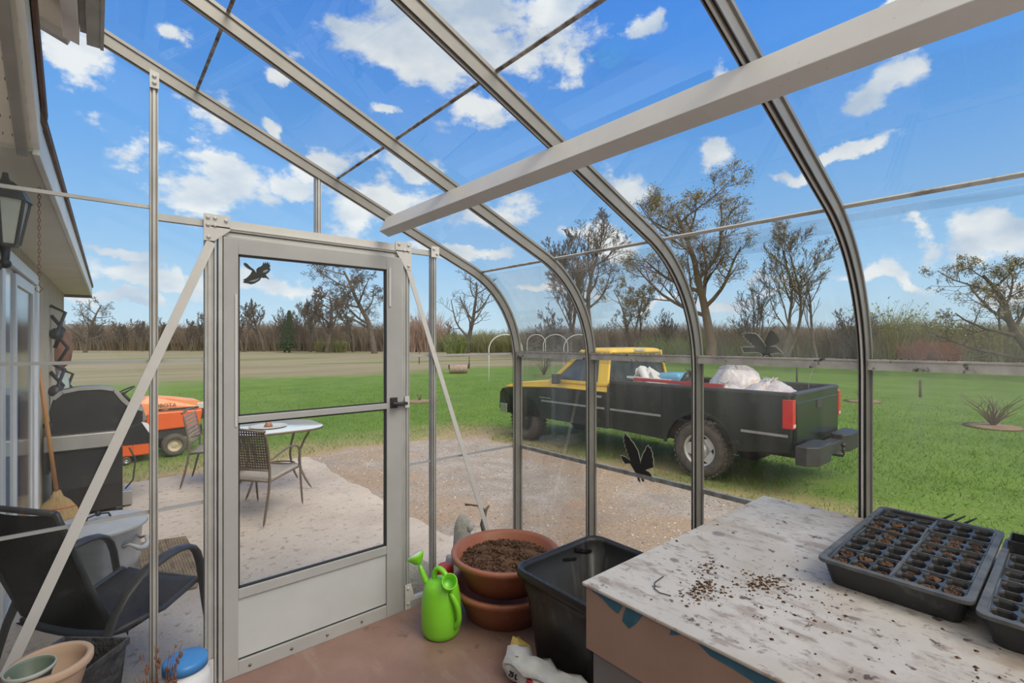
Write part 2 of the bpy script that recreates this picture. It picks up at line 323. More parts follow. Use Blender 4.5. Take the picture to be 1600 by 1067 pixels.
M['dark_pane'] = mat('screen_and_dark_pane', (.055, .06, .065), (.10, .105, .11), rough=.15, scale=2)
M['grey_pane'] = mat('reflecting_grey_pane', (.30, .32, .33), (.38, .40, .41), rough=.08, scale=1.5)
M['black_iron'] = mat('black_iron', (.022, .022, .024), (.032, .032, .034), rough=.45)
M['lamp_glass'] = mat('frosted_lamp_glass', (.55, .56, .52), (.48, .49, .45), rough=.15)
M['rust'] = mat('rusty_iron', (.20, .085, .05), (.30, .15, .09), rough=.85, scale=18)
M['copper'] = mat('copper_brown', (.36, .18, .11), (.25, .12, .075), rough=.5, scale=10)
M['pale_green'] = mat('pale_green_enamel', (.42, .50, .43), (.52, .57, .50), rough=.4)
M['bbq'] = mat('black_grill_enamel', (.012, .012, .013), (.02, .02, .021), rough=.3, scale=5, extra=layer(6, .60, .75, (.09, .09, .09), amount=.4))
M['steel'] = mat('grill_steel', (.42, .41, .39), (.34, .33, .31), rough=.4, metal=.5, scale=5)
M['broom_wood'] = mat('varnished_broom_handle', (.52, .25, .085), (.46, .21, .07), rough=.45, scale=6)
M['broom_straw'] = mat('broom_straw', (.34, .235, .11), (.46, .335, .17), rough=.9, scale=12, stretch=(10, 10, 1), bump=.5)
M['orange'] = mat('orange_enamel', (.72, .12, .02), (.66, .105, .018), rough=.3, scale=3)
M['orange_pale'] = mat('pale_orange_hood', (.80, .24, .09), (.82, .34, .16), rough=.4, scale=3)  # hood in a paler orange than the side panels
M['tyre'] = mat('dusty_tyre', (.065, .056, .048), (.11, .095, .08), rough=.9, scale=14, bump=.4)
M['cream_rim'] = mat('cream_rim', (.50, .43, .30), (.42, .35, .24), rough=.5)
M['truck_dark'] = mat('dark_green_truck_paint', (.008, .013, .012), (.013, .019, .017), rough=.22, scale=1.5, spec=.5, extra=layer(5, .60, .8, (.10, .10, .09), stretch=(1, 1, 1.5), amount=.35))
M['truck_yellow'] = mat('yellow_truck_paint', (.80, .53, .05), (.74, .48, .045), rough=.3, scale=2)
M['truck_black'] = mat('black_truck_trim', (.025, .025, .026), (.04, .04, .04), rough=.5)
M['mud'] = mat('underbody', (.035, .03, .027), (.06, .05, .042), rough=.9)
M['tint'] = glass_mat('truck_glass', tint=(.55, .60, .60), gloss=1.2, dirt=.05)
M['silver'] = mat('silver_wheel', (.56, .56, .56), (.48, .48, .48), rough=.35, metal=.3, scale=8)
M['chrome'] = mat('chrome_bumper', (.5, .5, .5), rough=.2, metal=.9)
M['tail'] = mat('red_tail_lamp', (.60, .03, .025), (.48, .02, .02), rough=.15)
M['clear_bag'] = mat('translucent_white_bag', (.60, .58, .60), (.46, .42, .45), rough=.3, scale=5, bump=.8, bscale=12, extra=chain(layer(4, .57, .64, (.42, .25, .20), amount=.55), layer(3, .6, .66, (.80, .80, .82), amount=.8)))
M['black_bag'] = mat('black_bag_plastic', (.02, .02, .022), rough=.3, bump=.6, bscale=14)
M['blue_tub'] = mat('blue_tub_plastic', (.11, .33, .52), (.14, .38, .58), rough=.4, scale=6)
M['red_board'] = mat('red_board', (.52, .05, .05), rough=.5)
M['cloth_white'] = mat('white_cloth', (.62, .62, .62), rough=.8, bump=.5, bscale=9)
M['stone'] = mat('weathered_stone', (.36, .34, .30), (.46, .44, .40), rough=.95, scale=20, bump=.5)
M['decal_black'] = mat('decal_black', (.018, .018, .016), rough=.4)
M['decal_edge'] = mat('decal_pale_edge', (.55, .55, .45), rough=.5)
M['decal_blue'] = mat('decal_blue_grey', (.20, .27, .32), rough=.5)
M['log'] = mat('rusty_drum', (.32, .24, .20), (.24, .17, .14), rough=.8, scale=6)
M['dirt'] = mat('bare_dirt', (.20, .13, .085), (.28, .19, .125), rough=1, scale=4, bump=.8)

# ------------------------------------------------------------------ mesh helpers
class MB:
    def __init__(s): s.v = []; s.f = []; s.sm = []
    def add(s, vs, fs, sm=False):
        o = len(s.v); s.v += [tuple(p) for p in vs]; s.f += [tuple(i + o for i in f) for f in fs]; s.sm += [sm] * len(fs); return s
    def box(s, a, b, m=None):
        (x0, y0, z0), (x1, y1, z1) = a, b
        vs = [(x0, y0, z0), (x1, y0, z0), (x1, y1, z0), (x0, y1, z0), (x0, y0, z1), (x1, y0, z1), (x1, y1, z1), (x0, y1, z1)]
        if m: vs = [m @ Vector(p) for p in vs]
        return s.add(vs, [(0, 3, 2, 1), (4, 5, 6, 7), (0, 1, 5, 4), (1, 2, 6, 5), (2, 3, 7, 6), (3, 0, 4, 7)])
    def bar(s, p, q, w, h, up=(0, 0, 1)):
        """rectangular bar from p to q; w across, h along up"""
        p = Vector(p); q = Vector(q); d = (q - p).normalized(); up = Vector(up)
        sd = d.cross(up)
        if sd.length < 1e-4: sd = d.cross(Vector((1, 0, 0)))
        sd.normalize(); u = sd.cross(d).normalized()
        vs = [c + sd * (a * w / 2) + u * (b * h / 2) for c in (p, q) for a, b in ((-1, -1), (1, -1), (1, 1), (-1, 1))]
        return s.add(vs, [(0, 1, 2, 3), (7, 6, 5, 4), (0, 4, 5, 1), (1, 5, 6, 2), (2, 6, 7, 3), (3, 7, 4, 0)])
    def tube(s, pts, r, n=8, caps=True, flat=1.0):
        pts = [Vector(p) for p in pts]; k = len(pts)
        rs = r if isinstance(r, (list, tuple)) else [r] * k
        vs = []; ref = None
        for i, p in enumerate(pts):
            d = (pts[min(i + 1, k - 1)] - pts[max(i - 1, 0)]).normalized()
            if ref is None:
                ref = d.cross(Vector((0, 0, 1)))
                if ref.length < .05: ref = d.cross(Vector((1, 0, 0)))
            ref = (ref - d * ref.dot(d)).normalized(); b = d.cross(ref)
            vs += [p + (ref * cos(2 * PI * j / n) + b * (sin(2 * PI * j / n) * flat)) * rs[i] for j in range(n)]
        fs = [(i * n + j, i * n + (j + 1) % n, (i + 1) * n + (j + 1) % n, (i + 1) * n + j) for i in range(k - 1) for j in range(n)]
        if caps: fs += [tuple(range(n - 1, -1, -1)), tuple((k - 1) * n + j for j in range(n))]
        return s.add(vs, fs, True)
    def lathe(s, prof, c=(0, 0, 0), n=40, m=None, sx=1, sy=1, cap=True):
        vs = []
        for (r, z) in prof:
            for j in range(n):
                a = 2 * PI * j / n; p = Vector((c[0] + r * cos(a) * sx, c[1] + r * sin(a) * sy, c[2] + z))
                vs.append(m @ p if m else p)
        k = len(prof)
        fs = [(i * n + j, i * n + (j + 1) % n, (i + 1) * n + (j + 1) % n, (i + 1) * n + j) for i in range(k - 1) for j in range(n)]
        if cap and prof[0][0] > 1e-4: fs.append(tuple(range(n - 1, -1, -1)))
        if cap and prof[-1][0] > 1e-4: fs.append(tuple((k - 1) * n + j for j in range(n)))
        return s.add(vs, fs, True)
    def prism(s, poly, a, b, fn):
        """polygon (list of 2-tuples) extruded from a to b, fn(p,q,t)->xyz"""
        n = len(poly)
        vs = [fn(p, q, a) for p, q in poly] + [fn(p, q, b) for p, q in poly]
        fs = [tuple(range(n)), tuple(range(2 * n - 1, n - 1, -1))] + [(i, i + n, (i + 1) % n + n, (i + 1) % n) for i in range(n)]
        return s.add(vs, fs)
    def ball(s, c, r, nu=14, nv=9, jit=0, seed=0, sc=(1, 1, 1)):
        q = random.Random(seed); vs = []
        for i in range(nv + 1):
            th = PI * i / nv
            for j in range(nu):
                ph = 2 * PI * j / nu; k = r * (1 + (q.random() - .5) * jit)
                if i in (0, nv): k = r
                vs.append((c[0] + k * sin(th) * cos(ph) * sc[0], c[1] + k * sin(th) * sin(ph) * sc[1], c[2] + k * cos(th) * sc[2]))
        fs = [(i * nu + j, (i + 1) * nu + j, (i + 1) * nu + (j + 1) % nu, i * nu + (j + 1) % nu) for i in range(nv) for j in range(nu)]
        return s.add(vs, fs, True)
    def mesh(s, name):
        me = bpy.data.meshes.new(name); me.from_pydata(s.v, [], s.f); me.update()
        for p, k in zip(me.polygons, s.sm): p.use_smooth = k
        return me
    def build(s, name, m, parent=None, bevel=0, sub=0, recalc=True, seg=2, **tags):
        me = s.mesh(name)
        if recalc:
            bm = bmesh.new(); bm.from_mesh(me); bmesh.ops.remove_doubles(bm, verts=bm.verts, dist=1e-6); bmesh.ops.recalc_face_normals(bm, faces=bm.faces); bm.to_mesh(me); bm.free()
        me.materials.append(m if not isinstance(m, str) else M[m])
        o = bpy.data.objects.new(name, me); C.objects.link(o); o.parent = parent
        if bevel:
            b = o.modifiers.new('bevel', 'BEVEL'); b.width = bevel; b.segments = seg; b.limit_method = 'ANGLE'; b.angle_limit = math.radians(40)
        if sub:
            u = o.modifiers.new('subdivision', 'SUBSURF'); u.levels = sub; u.render_levels = sub
        for k, v in tags.items(): o[k] = v
        return o
def raw_mesh(name, verts, faces, m, parent=None, smooth=False, **tags):
    """numpy arrays, faces all of one size"""
    me = bpy.data.meshes.new(name); nv = len(verts); nf, k = faces.shape
    me.vertices.add(nv); me.vertices.foreach_set('co', verts.astype(np.float32).ravel())
    me.loops.add(nf * k); me.loops.foreach_set('vertex_index', faces.astype(np.int32).ravel())
    me.polygons.add(nf); me.polygons.foreach_set('loop_start', np.arange(0, nf * k, k, dtype=np.int32)); me.polygons.foreach_set('loop_total', np.full(nf, k, dtype=np.int32))
    if smooth: me.polygons.foreach_set('use_smooth', np.ones(nf, dtype=bool))
    me.update(calc_edges=True); me.materials.append(M[m])
    o = bpy.data.objects.new(name, me); C.objects.link(o); o.parent = parent
    for a, b in tags.items(): o[a] = b
    return o
def thing(name, label, cat, loc=(0, 0, 0), rotz=0, group=None):
    o = bpy.data.objects.new(name, None); C.objects.link(o); o.empty_display_size = .1
    o.location = loc; o.rotation_euler = (0, 0, rotz); o['label'] = label; o['category'] = cat
    if group: o['group'] = group
    return o
def struct(name, mb, m, parent=None, **k):
    if parent is None: k['kind'] = 'structure'
    return mb.build(name, m, parent, **k)
def text_mesh(name, txt, size, m, parent, mx, extrude=.001):
    cu = bpy.data.curves.new(name, 'FONT'); cu.body = txt; cu.size = size; cu.extrude = extrude; cu.align_x = 'CENTER'; cu.align_y = 'CENTER'
    tmp = bpy.data.objects.new(name, cu); C.objects.link(tmp)
    dg = bpy.context.evaluated_depsgraph_get(); me = bpy.data.meshes.new_from_object(tmp.evaluated_get(dg))
    bpy.data.objects.remove(tmp); bpy.data.curves.remove(cu)
    me.materials.clear(); me.materials.append(M[m]); me.transform(mx)
    o = bpy.data.objects.new(name, me); C.objects.link(o); o.parent = parent; return o

# ------------------------------------------------------------------ ground
PATIO_Z, LAWN_Z = -.25, -.40
def gz(x, y):
    t = min(1, max(0, (x - 2.6) / 2.4)); t = t * t * (3 - 2 * t)
    if y > 7.0: t = max(t, min(1, (y - 7.0) / .8))
    return -.28 + (LAWN_Z + .28) * t
def grid(x0, x1, y0, y1, nx, ny, zf, keep=None):
    xs = np.linspace(x0, x1, nx); ys = np.linspace(y0, y1, ny)
    v = np.array([(x, y, zf(x, y)) for y in ys for x in xs])
    fs = [(j * nx + i, j * nx + i + 1, (j + 1) * nx + i + 1, (j + 1) * nx + i) for j in range(ny - 1) for i in range(nx - 1) if keep is None or keep((xs[i] + xs[i + 1]) / 2, (ys[j] + ys[j + 1]) / 2)]
    return v, np.array(fs)
v, f_ = grid(2.0, 40, -30, 40, 190, 350, lambda x, y: gz(x, y) - .012)
raw_mesh('lawn', v, f_, 'lawn', smooth=True, kind='structure')
mb = MB()
for a, b in (((-30, 7.3), (2.0, 40)), ((-600, 40), (900, 900)), ((40, -600), (900, 40)), ((2.0, -600), (40, -30)), ((-600, -600), (-30, 40))):
    z = LAWN_Z - .012; mb.add([(a[0], a[1], z), (b[0], a[1], z), (b[0], b[1], z), (a[0], b[1], z)], [(0, 1, 2, 3)])
struct('field', mb, 'lawn', recalc=False)
def wob(a, s=1.0): return (sin(a * 1.7 * s) + .6 * sin(a * 4.1 * s + 1) + .35 * sin(a * 9.3 * s + 2)) / 1.95
v, f_ = grid(2.05, 6.3, -6, 8.6, 120, 380, lambda x, y: gz(x, y),
             keep=lambda x, y: x < 5.65 + .16 * wob(y) and y < 8.0 + .2 * wob(x, 1.4) - max(0, (x - 4.6)) * .5)
raw_mesh('driveway', v, f_, 'gravel', smooth=True, kind='structure')
# patio: sandy slab with a broken edge
edge = [(2.28 + .05 * wob(y * 2.3) + .015 * (y - 2.3), y) for y in np.linspace(2.42, 7.3, 50)]
top_e = [(x, 7.34 + .04 * wob(x * 2)) for x in np.linspace(2.3, -.9, 26)]
poly = edge + top_e + [(-.9, 2.42)]
struct('patio', MB().prism(poly, -.42, PATIO_Z, lambda p, q, t: (p, q, t)), 'concrete', bevel=.02)
# greenhouse base and painted floor
struct('floor', MB().box((-.46, -1.6, -.28), (2.03, 2.36, 0)), 'floor')

def scatter_tris(name, pts, size, m, lean=.5, wid=.12, smin=.5, **tags):
    n = len(pts); r = np.random.RandomState(3)
    h = size * (smin + (1 - smin) * r.rand(n)); a = r.rand(n) * 2 * PI; b = r.rand(n) * 2 * PI; le = r.rand(n) * lean
    base = pts; w = h * wid
    p0 = base + np.stack([np.cos(a) * w, np.sin(a) * w, np.zeros(n)], 1)
    p1 = base - np.stack([np.cos(a) * w, np.sin(a) * w, np.zeros(n)], 1)
    p2 = base + np.stack([np.cos(b) * h * le, np.sin(b) * h * le, h], 1)
    v = np.stack([p0, p1, p2], 1).reshape(-1, 3); f = np.arange(3 * n).reshape(-1, 3)
    return raw_mesh(name, v, f, m, **tags)
R_ = np.random.RandomState(11)
def lawn_pts(n, x0, x1, y0, y1, pw=1.6):
    out = []
    while len(out) < n:
        x = x0 + (x1 - x0) * R_.rand() ** pw; y = y0 + (y1 - y0) * R_.rand()
        if x < 2.1 and y < 7.4: continue
        if x < 5.75 + .3 * wob(y) and y < 8.1 + .3 * wob(x, 1.4) - max(0, x - 4.6) * .5 and x > 2: continue
        if x < 7.6 + 1.2 * wob(y * .7) and y < 8.2 and R_.rand() < .62 + .3 * wob(y * 2 + x * 3): continue
        if R_.rand() > (22 - y) / 9 or R_.rand() > (x + 3) / 3 and x < 0 or (x > 13 and R_.rand() > (22 - x) / 9): continue
        if x1 == 9 and R_.rand() > (9 - x) / 4: continue
        if x0 > 5 and y > 7.5 and R_.rand() > .1 + (x - 5.6) / 7: continue
        out.append((x, y, gz(x, y) - .012))
    return np.array(out)
pts = np.concatenate([lawn_pts(110000, 5.6, 22, -7, 22, 1.7), lawn_pts(30000, -3, 9, 7.4, 22, 1.0)])
scatter_tris('grass', pts, .06, 'blade', lean=1.6, wid=.09, kind='stuff', label='short green spring grass of the lawn')
sp = []
while len(sp) < 5000:
    x = 2.3 + 6 * R_.rand(); y = -2 + 11 * R_.rand()
    if x < 5.3 and R_.rand() < .6 and y < 6: continue
    if not (y < 8.3): continue
    sp.append((x, y, gz(x, y) + .002))
sp = np.array(sp); n = len(sp); a = R_.rand(n) * PI; l = .012 + .03 * R_.rand(n)
dx = np.stack([np.cos(a) * l, np.sin(a) * l, np.zeros(n)], 1); px_ = np.stack([-np.sin(a), np.cos(a), np.zeros(n)], 1) * .0018; up_ = np.zeros((n, 3)); up_[:, 2] = .004
v = np.stack([sp - dx - px_, sp - dx + px_, sp + dx + up_], 1).reshape(-1, 3)
raw_mesh('straw', v, np.arange(3 * n).reshape(-1, 3), 'straw', kind='stuff', label='bits of dry straw on the drive')
def pebbles(name, pts, lo, hi, m, parent=None, **tags):
    base = np.array([(1, 0, 0), (-1, 0, 0), (0, 1, 0), (0, -1, 0), (0, 0, .7), (0, 0, -.5)]); fb = np.array([(0, 2, 4), (2, 1, 4), (1, 3, 4), (3, 0, 4), (2, 0, 5), (1, 2, 5), (3, 1, 5), (0, 3, 5)])
    n = len(pts); r = np.random.RandomState(5); s = lo + (hi - lo) * r.rand(n) ** 2.5; a = r.rand(n) * PI
    v = base[None] * s[:, None, None] * (0.6 + .8 * r.rand(n, 6, 1)); ca, sa = np.cos(a)[:, None], np.sin(a)[:, None]
    x = v[:, :, 0] * ca - v[:, :, 1] * sa; y = v[:, :, 0] * sa + v[:, :, 1] * ca
    v = np.stack([x, y, v[:, :, 2]], 2) + pts[:, None]
    f = (fb[None] + (np.arange(n) * 6)[:, None, None]).reshape(-1, 3)
    return raw_mesh(name, v.reshape(-1, 3), f, m, parent, **tags)
pp = []
while len(pp) < 9000:
    x = 2.2 + 3.5 * R_.rand(); y = -1 + 9 * R_.rand()
    if y > 8: continue
    pp.append((x, y, gz(x, y)))
pebbles('gravel', np.array(pp), .004, .017, 'pebble', kind='stuff', label='loose stones of the gravel drive')

# ------------------------------------------------------------------ trees and thickets
def branches(seed, height, spread=.5, lean=(0, 0), r0=.22, levels=4, fork=.45, nchild=(5, 6, 5, 4), trop=.12, wiggle=.18, start=.3, lens=None, multi=1, droop=0):
    q = random.Random(seed); segs = []; tips = []
    def grow(p, d, ln, r, lv, nseg):
        pts = [p]; rs = [r]; step = ln / nseg; d = d.normalized()
        for i in range(nseg):
            d = (d + Vector((q.uniform(-1, 1), q.uniform(-1, 1), q.uniform(-.6, 1))) * wiggle + Vector((0, 0, trop - droop * lv))).normalized()
            p = p + d * step; pts.append(p); rs.append(r * (1 - (i + 1) / nseg * (.72 if lv < levels else .9)))
        segs.append((pts, rs, lv))
        if lv >= levels:
            tips.append(pts[-1]); tips.append(pts[len(pts) // 2]); return
        nc = nchild[min(lv, len(nchild) - 1)] + (2 if lv >= 2 else 0)
        for k in range(nc):
            t = (start if lv == 0 else .2) + (1 - (start if lv == 0 else .2)) * (k + q.random() * .8) / nc
            x = t * nseg; i = min(int(x), nseg - 1); b = pts[i].lerp(pts[i + 1], x - i); rr = rs[i] * (1 - (x - i)) + rs[i + 1] * (x - i)
            dd = (pts[i + 1] - pts[i]).normalized(); az = q.uniform(0, 2 * PI) if lv else 2 * PI * k * .38 + q.uniform(-.5, .5)
            perp = dd.cross(Vector((cos(az), sin(az), .1))).normalized()
            nd = dd * (1 - spread * q.uniform(.7, 1.1)) + perp * spread * q.uniform(.8, 1.3)
            cl = ln * (1 - t * .55) * q.uniform(.45, .72) * (1 if lv else 1.0)
            grow(b, nd, cl, rr * q.uniform(.5, .7), lv + 1, max(3, nseg - 1 - (lv > 1)))
    for m_ in range(multi):
        off = Vector((q.uniform(-1, 1), q.uniform(-1, 1), 0)) * (.02 * height if multi > 1 else 0)
        grow(off - Vector((0, 0, .3)), Vector((lean[0] + q.uniform(-.2, .2) * (multi > 1), lean[1] + q.uniform(-.2, .2) * (multi > 1), 1)), height * (q.uniform(.75, 1) if multi > 1 else 1) * .8, r0 * (1 if multi == 1 else .7), 0, 7)
    return segs, tips
def tree(name, label, u, dist, vtop, seed, kw_wide=1.0, leaf=None, nleaf=3, leafsize=.12, bark='bark', group='trees beyond the lawn', minr=None, cat='tree', base=None, **kw):
    x, y = base or ground_at(u, dist)
    h = EYE + (533 - vtop) / F_PX * dist - LAWN_Z
    segs, tips = branches(seed, h, **kw)
    zmax = max(p.z for s_ in segs for p in s_[0]); k = h / zmax
    t = thing(name, label, cat, (x, y, LAWN_Z - .05), 0, group); wk = kw_wide
    a, b = MB(), MB(); mr = minr or dist * .00036
    for pts, rs, lv in segs:
        pts = [Vector((p.x * wk, p.y * wk, p.z)) * k for p in pts]; rs = [max(r, mr) for r in rs]
        (a if lv <= 1 else b).tube(pts, rs, n=6 if lv == 0 else (5 if lv == 1 else 3), caps=False)
    a.build('trunk', bark, t, recalc=False); b.build('twigs', bark, t, recalc=False)
    if leaf:
        q = np.random.RandomState(seed); T = np.array([(p.x * k * wk, p.y * k * wk, p.z * k) for p in tips]); T = np.repeat(T, nleaf, 0); T = T + q.normal(0, .045 * h / 4, T.shape)
        n = len(T); d1 = q.normal(0, 1, (n, 3)); d2 = q.normal(0, 1, (n, 3)); d1 /= np.linalg.norm(d1, axis=1)[:, None]; d2 /= np.linalg.norm(d2, axis=1)[:, None]
        vv = np.stack([T, T + d1 * leafsize, T + d2 * leafsize], 1).reshape(-1, 3)
        raw_mesh('leaves', vv, np.arange(3 * n).reshape(-1, 3), leaf, t)
    return t
tree('bare_tree', 'lone dead spiky tree just right of the house corner', 133, 80, 462, 3, spread=.75, r0=.32, trop=.02, start=.15, nchild=(15, 5, 4), levels=3, wiggle=.14)
tree('bare_tree', 'leafless tree at the left edge of the screen door', 382, 85, 470, 8, levels=4, r0=.3, multi=2, nchild=(6, 5, 4, 3))
tree('bare_tree', 'slim forked bare tree seen below the diving bird sticker', 413, 88, 465, 9, levels=4, r0=.3, spread=.45, nchild=(6, 5, 4, 3))
tree('bare_tree', 'upright bare tree left of the rounded oak in the door glass', 486, 86, 446, 12, levels=4, r0=.3, spread=.38, multi=2, nchild=(8, 5, 4, 3))
tree('bare_tree', 'rounded bare oak with a dark trunk, middle of the door glass', 510, 80, 437, 15, kw_wide=1.25, levels=4, r0=.42, spread=.62, start=.25, nchild=(9, 6, 5, 4))
tree('bare_tree', 'largest spreading bare oak behind the right of the door glass', 586, 74, 408, 21, kw_wide=1.35, levels=4, r0=.5, spread=.7, start=.3, nchild=(9, 6, 6, 4), trop=.06)
tree('bare_tree', 'small bare tree between the two big oaks', 552, 84, 470, 23, levels=4, r0=.3, spread=.5, nchild=(6, 5, 4, 3))
tree('bare_tree', 'lone dead tree with crooked limbs right of the screen door', 731, 66, 424, 31, kw_wide=1.2, levels=3, r0=.36, spread=.66, start=.25, nchild=(9, 5, 4), wiggle=.2, trop=.14)
tree('bare_tree', 'tall bare tree left of the pair behind the truck cab', 893, 60, 352, 35, levels=4, r0=.34, spread=.42, start=.25, nchild=(9, 6, 5, 3), multi=2)
tree('bare_tree', 'tall bare tree directly over the truck cab', 926, 54, 316, 41, kw_wide=1.35, levels=4, r0=.40, spread=.52, start=.28, nchild=(11, 6, 5, 4))
tree('leafing_tree', 'small crooked tree with sparse buds right of the truck cab', 985, 52, 428, 44, leaf='bud', nleaf=1, leafsize=.13, levels=4, r0=.2, spread=.6, multi=3, nchild=(5, 4, 4, 3))
tree('leafing_tree', 'big forked tree in young leaf behind the truck bed', 1108, 44, 278, 52, kw_wide=1.7, leaf='bud', nleaf=2, leafsize=.13, bark='bark_warm', levels=4, r0=.5, spread=.55, start=.28, nchild=(10, 6, 5, 4))
tree('bare_tree', 'slender bare tree leaning off the big forked tree', 1080, 47, 330, 57, levels=4, r0=.22, spread=.4, start=.3, nchild=(7, 5, 4, 3))
tree('leafing_tree', 'thin twin-stemmed tree right of the big forked tree', 1222, 42, 322, 61, kw_wide=1.3, leaf='bud', nleaf=1, leafsize=.10, levels=4, r0=.24, spread=.42, start=.25, nchild=(8, 5, 4, 3), multi=2)
tree('bare_tree', 'thin dead stem right of the twin-stemmed tree', 1278, 42, 402, 66, levels=3, r0=.16, spread=.35, nchild=(7, 4, 3))
tree('leafing_tree', 'tree at the right edge leaning left over the red bush', 1640, 30, 392, 70, kw_wide=1.3, leaf='bud', nleaf=1, leafsize=.09, levels=4, r0=.3, spread=.62, lean=(-.62, .55), start=.12, nchild=(11, 6, 5, 4), trop=.03)
for i, (u, d, vt, sd) in enumerate([(155, 95, 500, 81), (190, 96, 500, 82), (222, 92, 497, 83), (262, 92, 494, 84), (300, 90, 492, 85), (326, 92, 482, 86), (440, 92, 478, 87), (468, 90, 470, 88), (655, 92, 492, 90), (700, 90, 500, 91), (860, 62, 470, 92), (1040, 52, 480, 93), (1165, 50, 482, 94), (1320, 44, 480, 95), (1350, 42, 478, 96), (1190, 46, 440, 97)]):
    lab = ['scrubby bare sapling left in the row beyond the dry field', 'bare sapling above the thicket, second from the house corner', 'bare sapling above the thicket left of the grey post', 'bare sapling right of the left grey post', 'bare sapling over the thicket beneath the left brace', 'taller sapling against the left door jamb', 'bare sapling left of the dark spruce',
           'bare sapling right of the dark spruce', 'bare sapling behind the pinkish shrub', 'sapling left of the lone crooked dead tree', 'sapling left of the tall pair over the cab', 'sapling left of the big forked tree', 'sapling right of the big forked tree', 'sapling left of the rightmost curved rib', 'sapling behind the rightmost curved rib', 'thin tree between the forked tree and the twin-stemmed one'][i]
    tree('bare_sapling', lab, u, d, vt, sd, levels=3, r0=.14, spread=.5, multi=3, nchild=(7, 5, 4), group='saplings over the thicket')

def spruce(u, dist, vtop, label, wd=.2):
    x, y = ground_at(u, dist); h = EYE + (533 - vtop) / F_PX * dist - LAWN_Z
    t = thing('spruce', label, 'tree', (x, y, LAWN_Z), 0, 'dark spruces beyond the field')
    MB().tube([(0, 0, 0), (0, 0, h)], [.18, .03], n=6).build('trunk', 'bark', t)
    q = np.random.RandomState(int(u)); n = 2600; zz = q.rand(n) ** .8; lay = (zz * 14 % 1); rad = (1 - zz) * wd * h * (1.1 - .5 * lay) * (.4 + .6 * q.rand(n)); a = q.rand(n) * 2 * PI
    P = np.stack([np.cos(a) * rad, np.sin(a) * rad, h * (.08 + .92 * zz)], 1); D = np.stack([np.cos(a) * .35, np.sin(a) * .35, -.16 + 0 * a], 1); W = np.stack([-np.sin(a), np.cos(a), 0 * a], 1) * .11
    v = np.stack([P - W, P + W, P + D], 1).reshape(-1, 3)
    raw_mesh('needles', v, np.arange(3 * n).reshape(-1, 3), 'conifer', t)
spruce(452, 80, 484, 'dark spruce right of the bare trees in the door glass')
spruce(445, 83, 500, 'shorter dark spruce left of the taller one', .24)

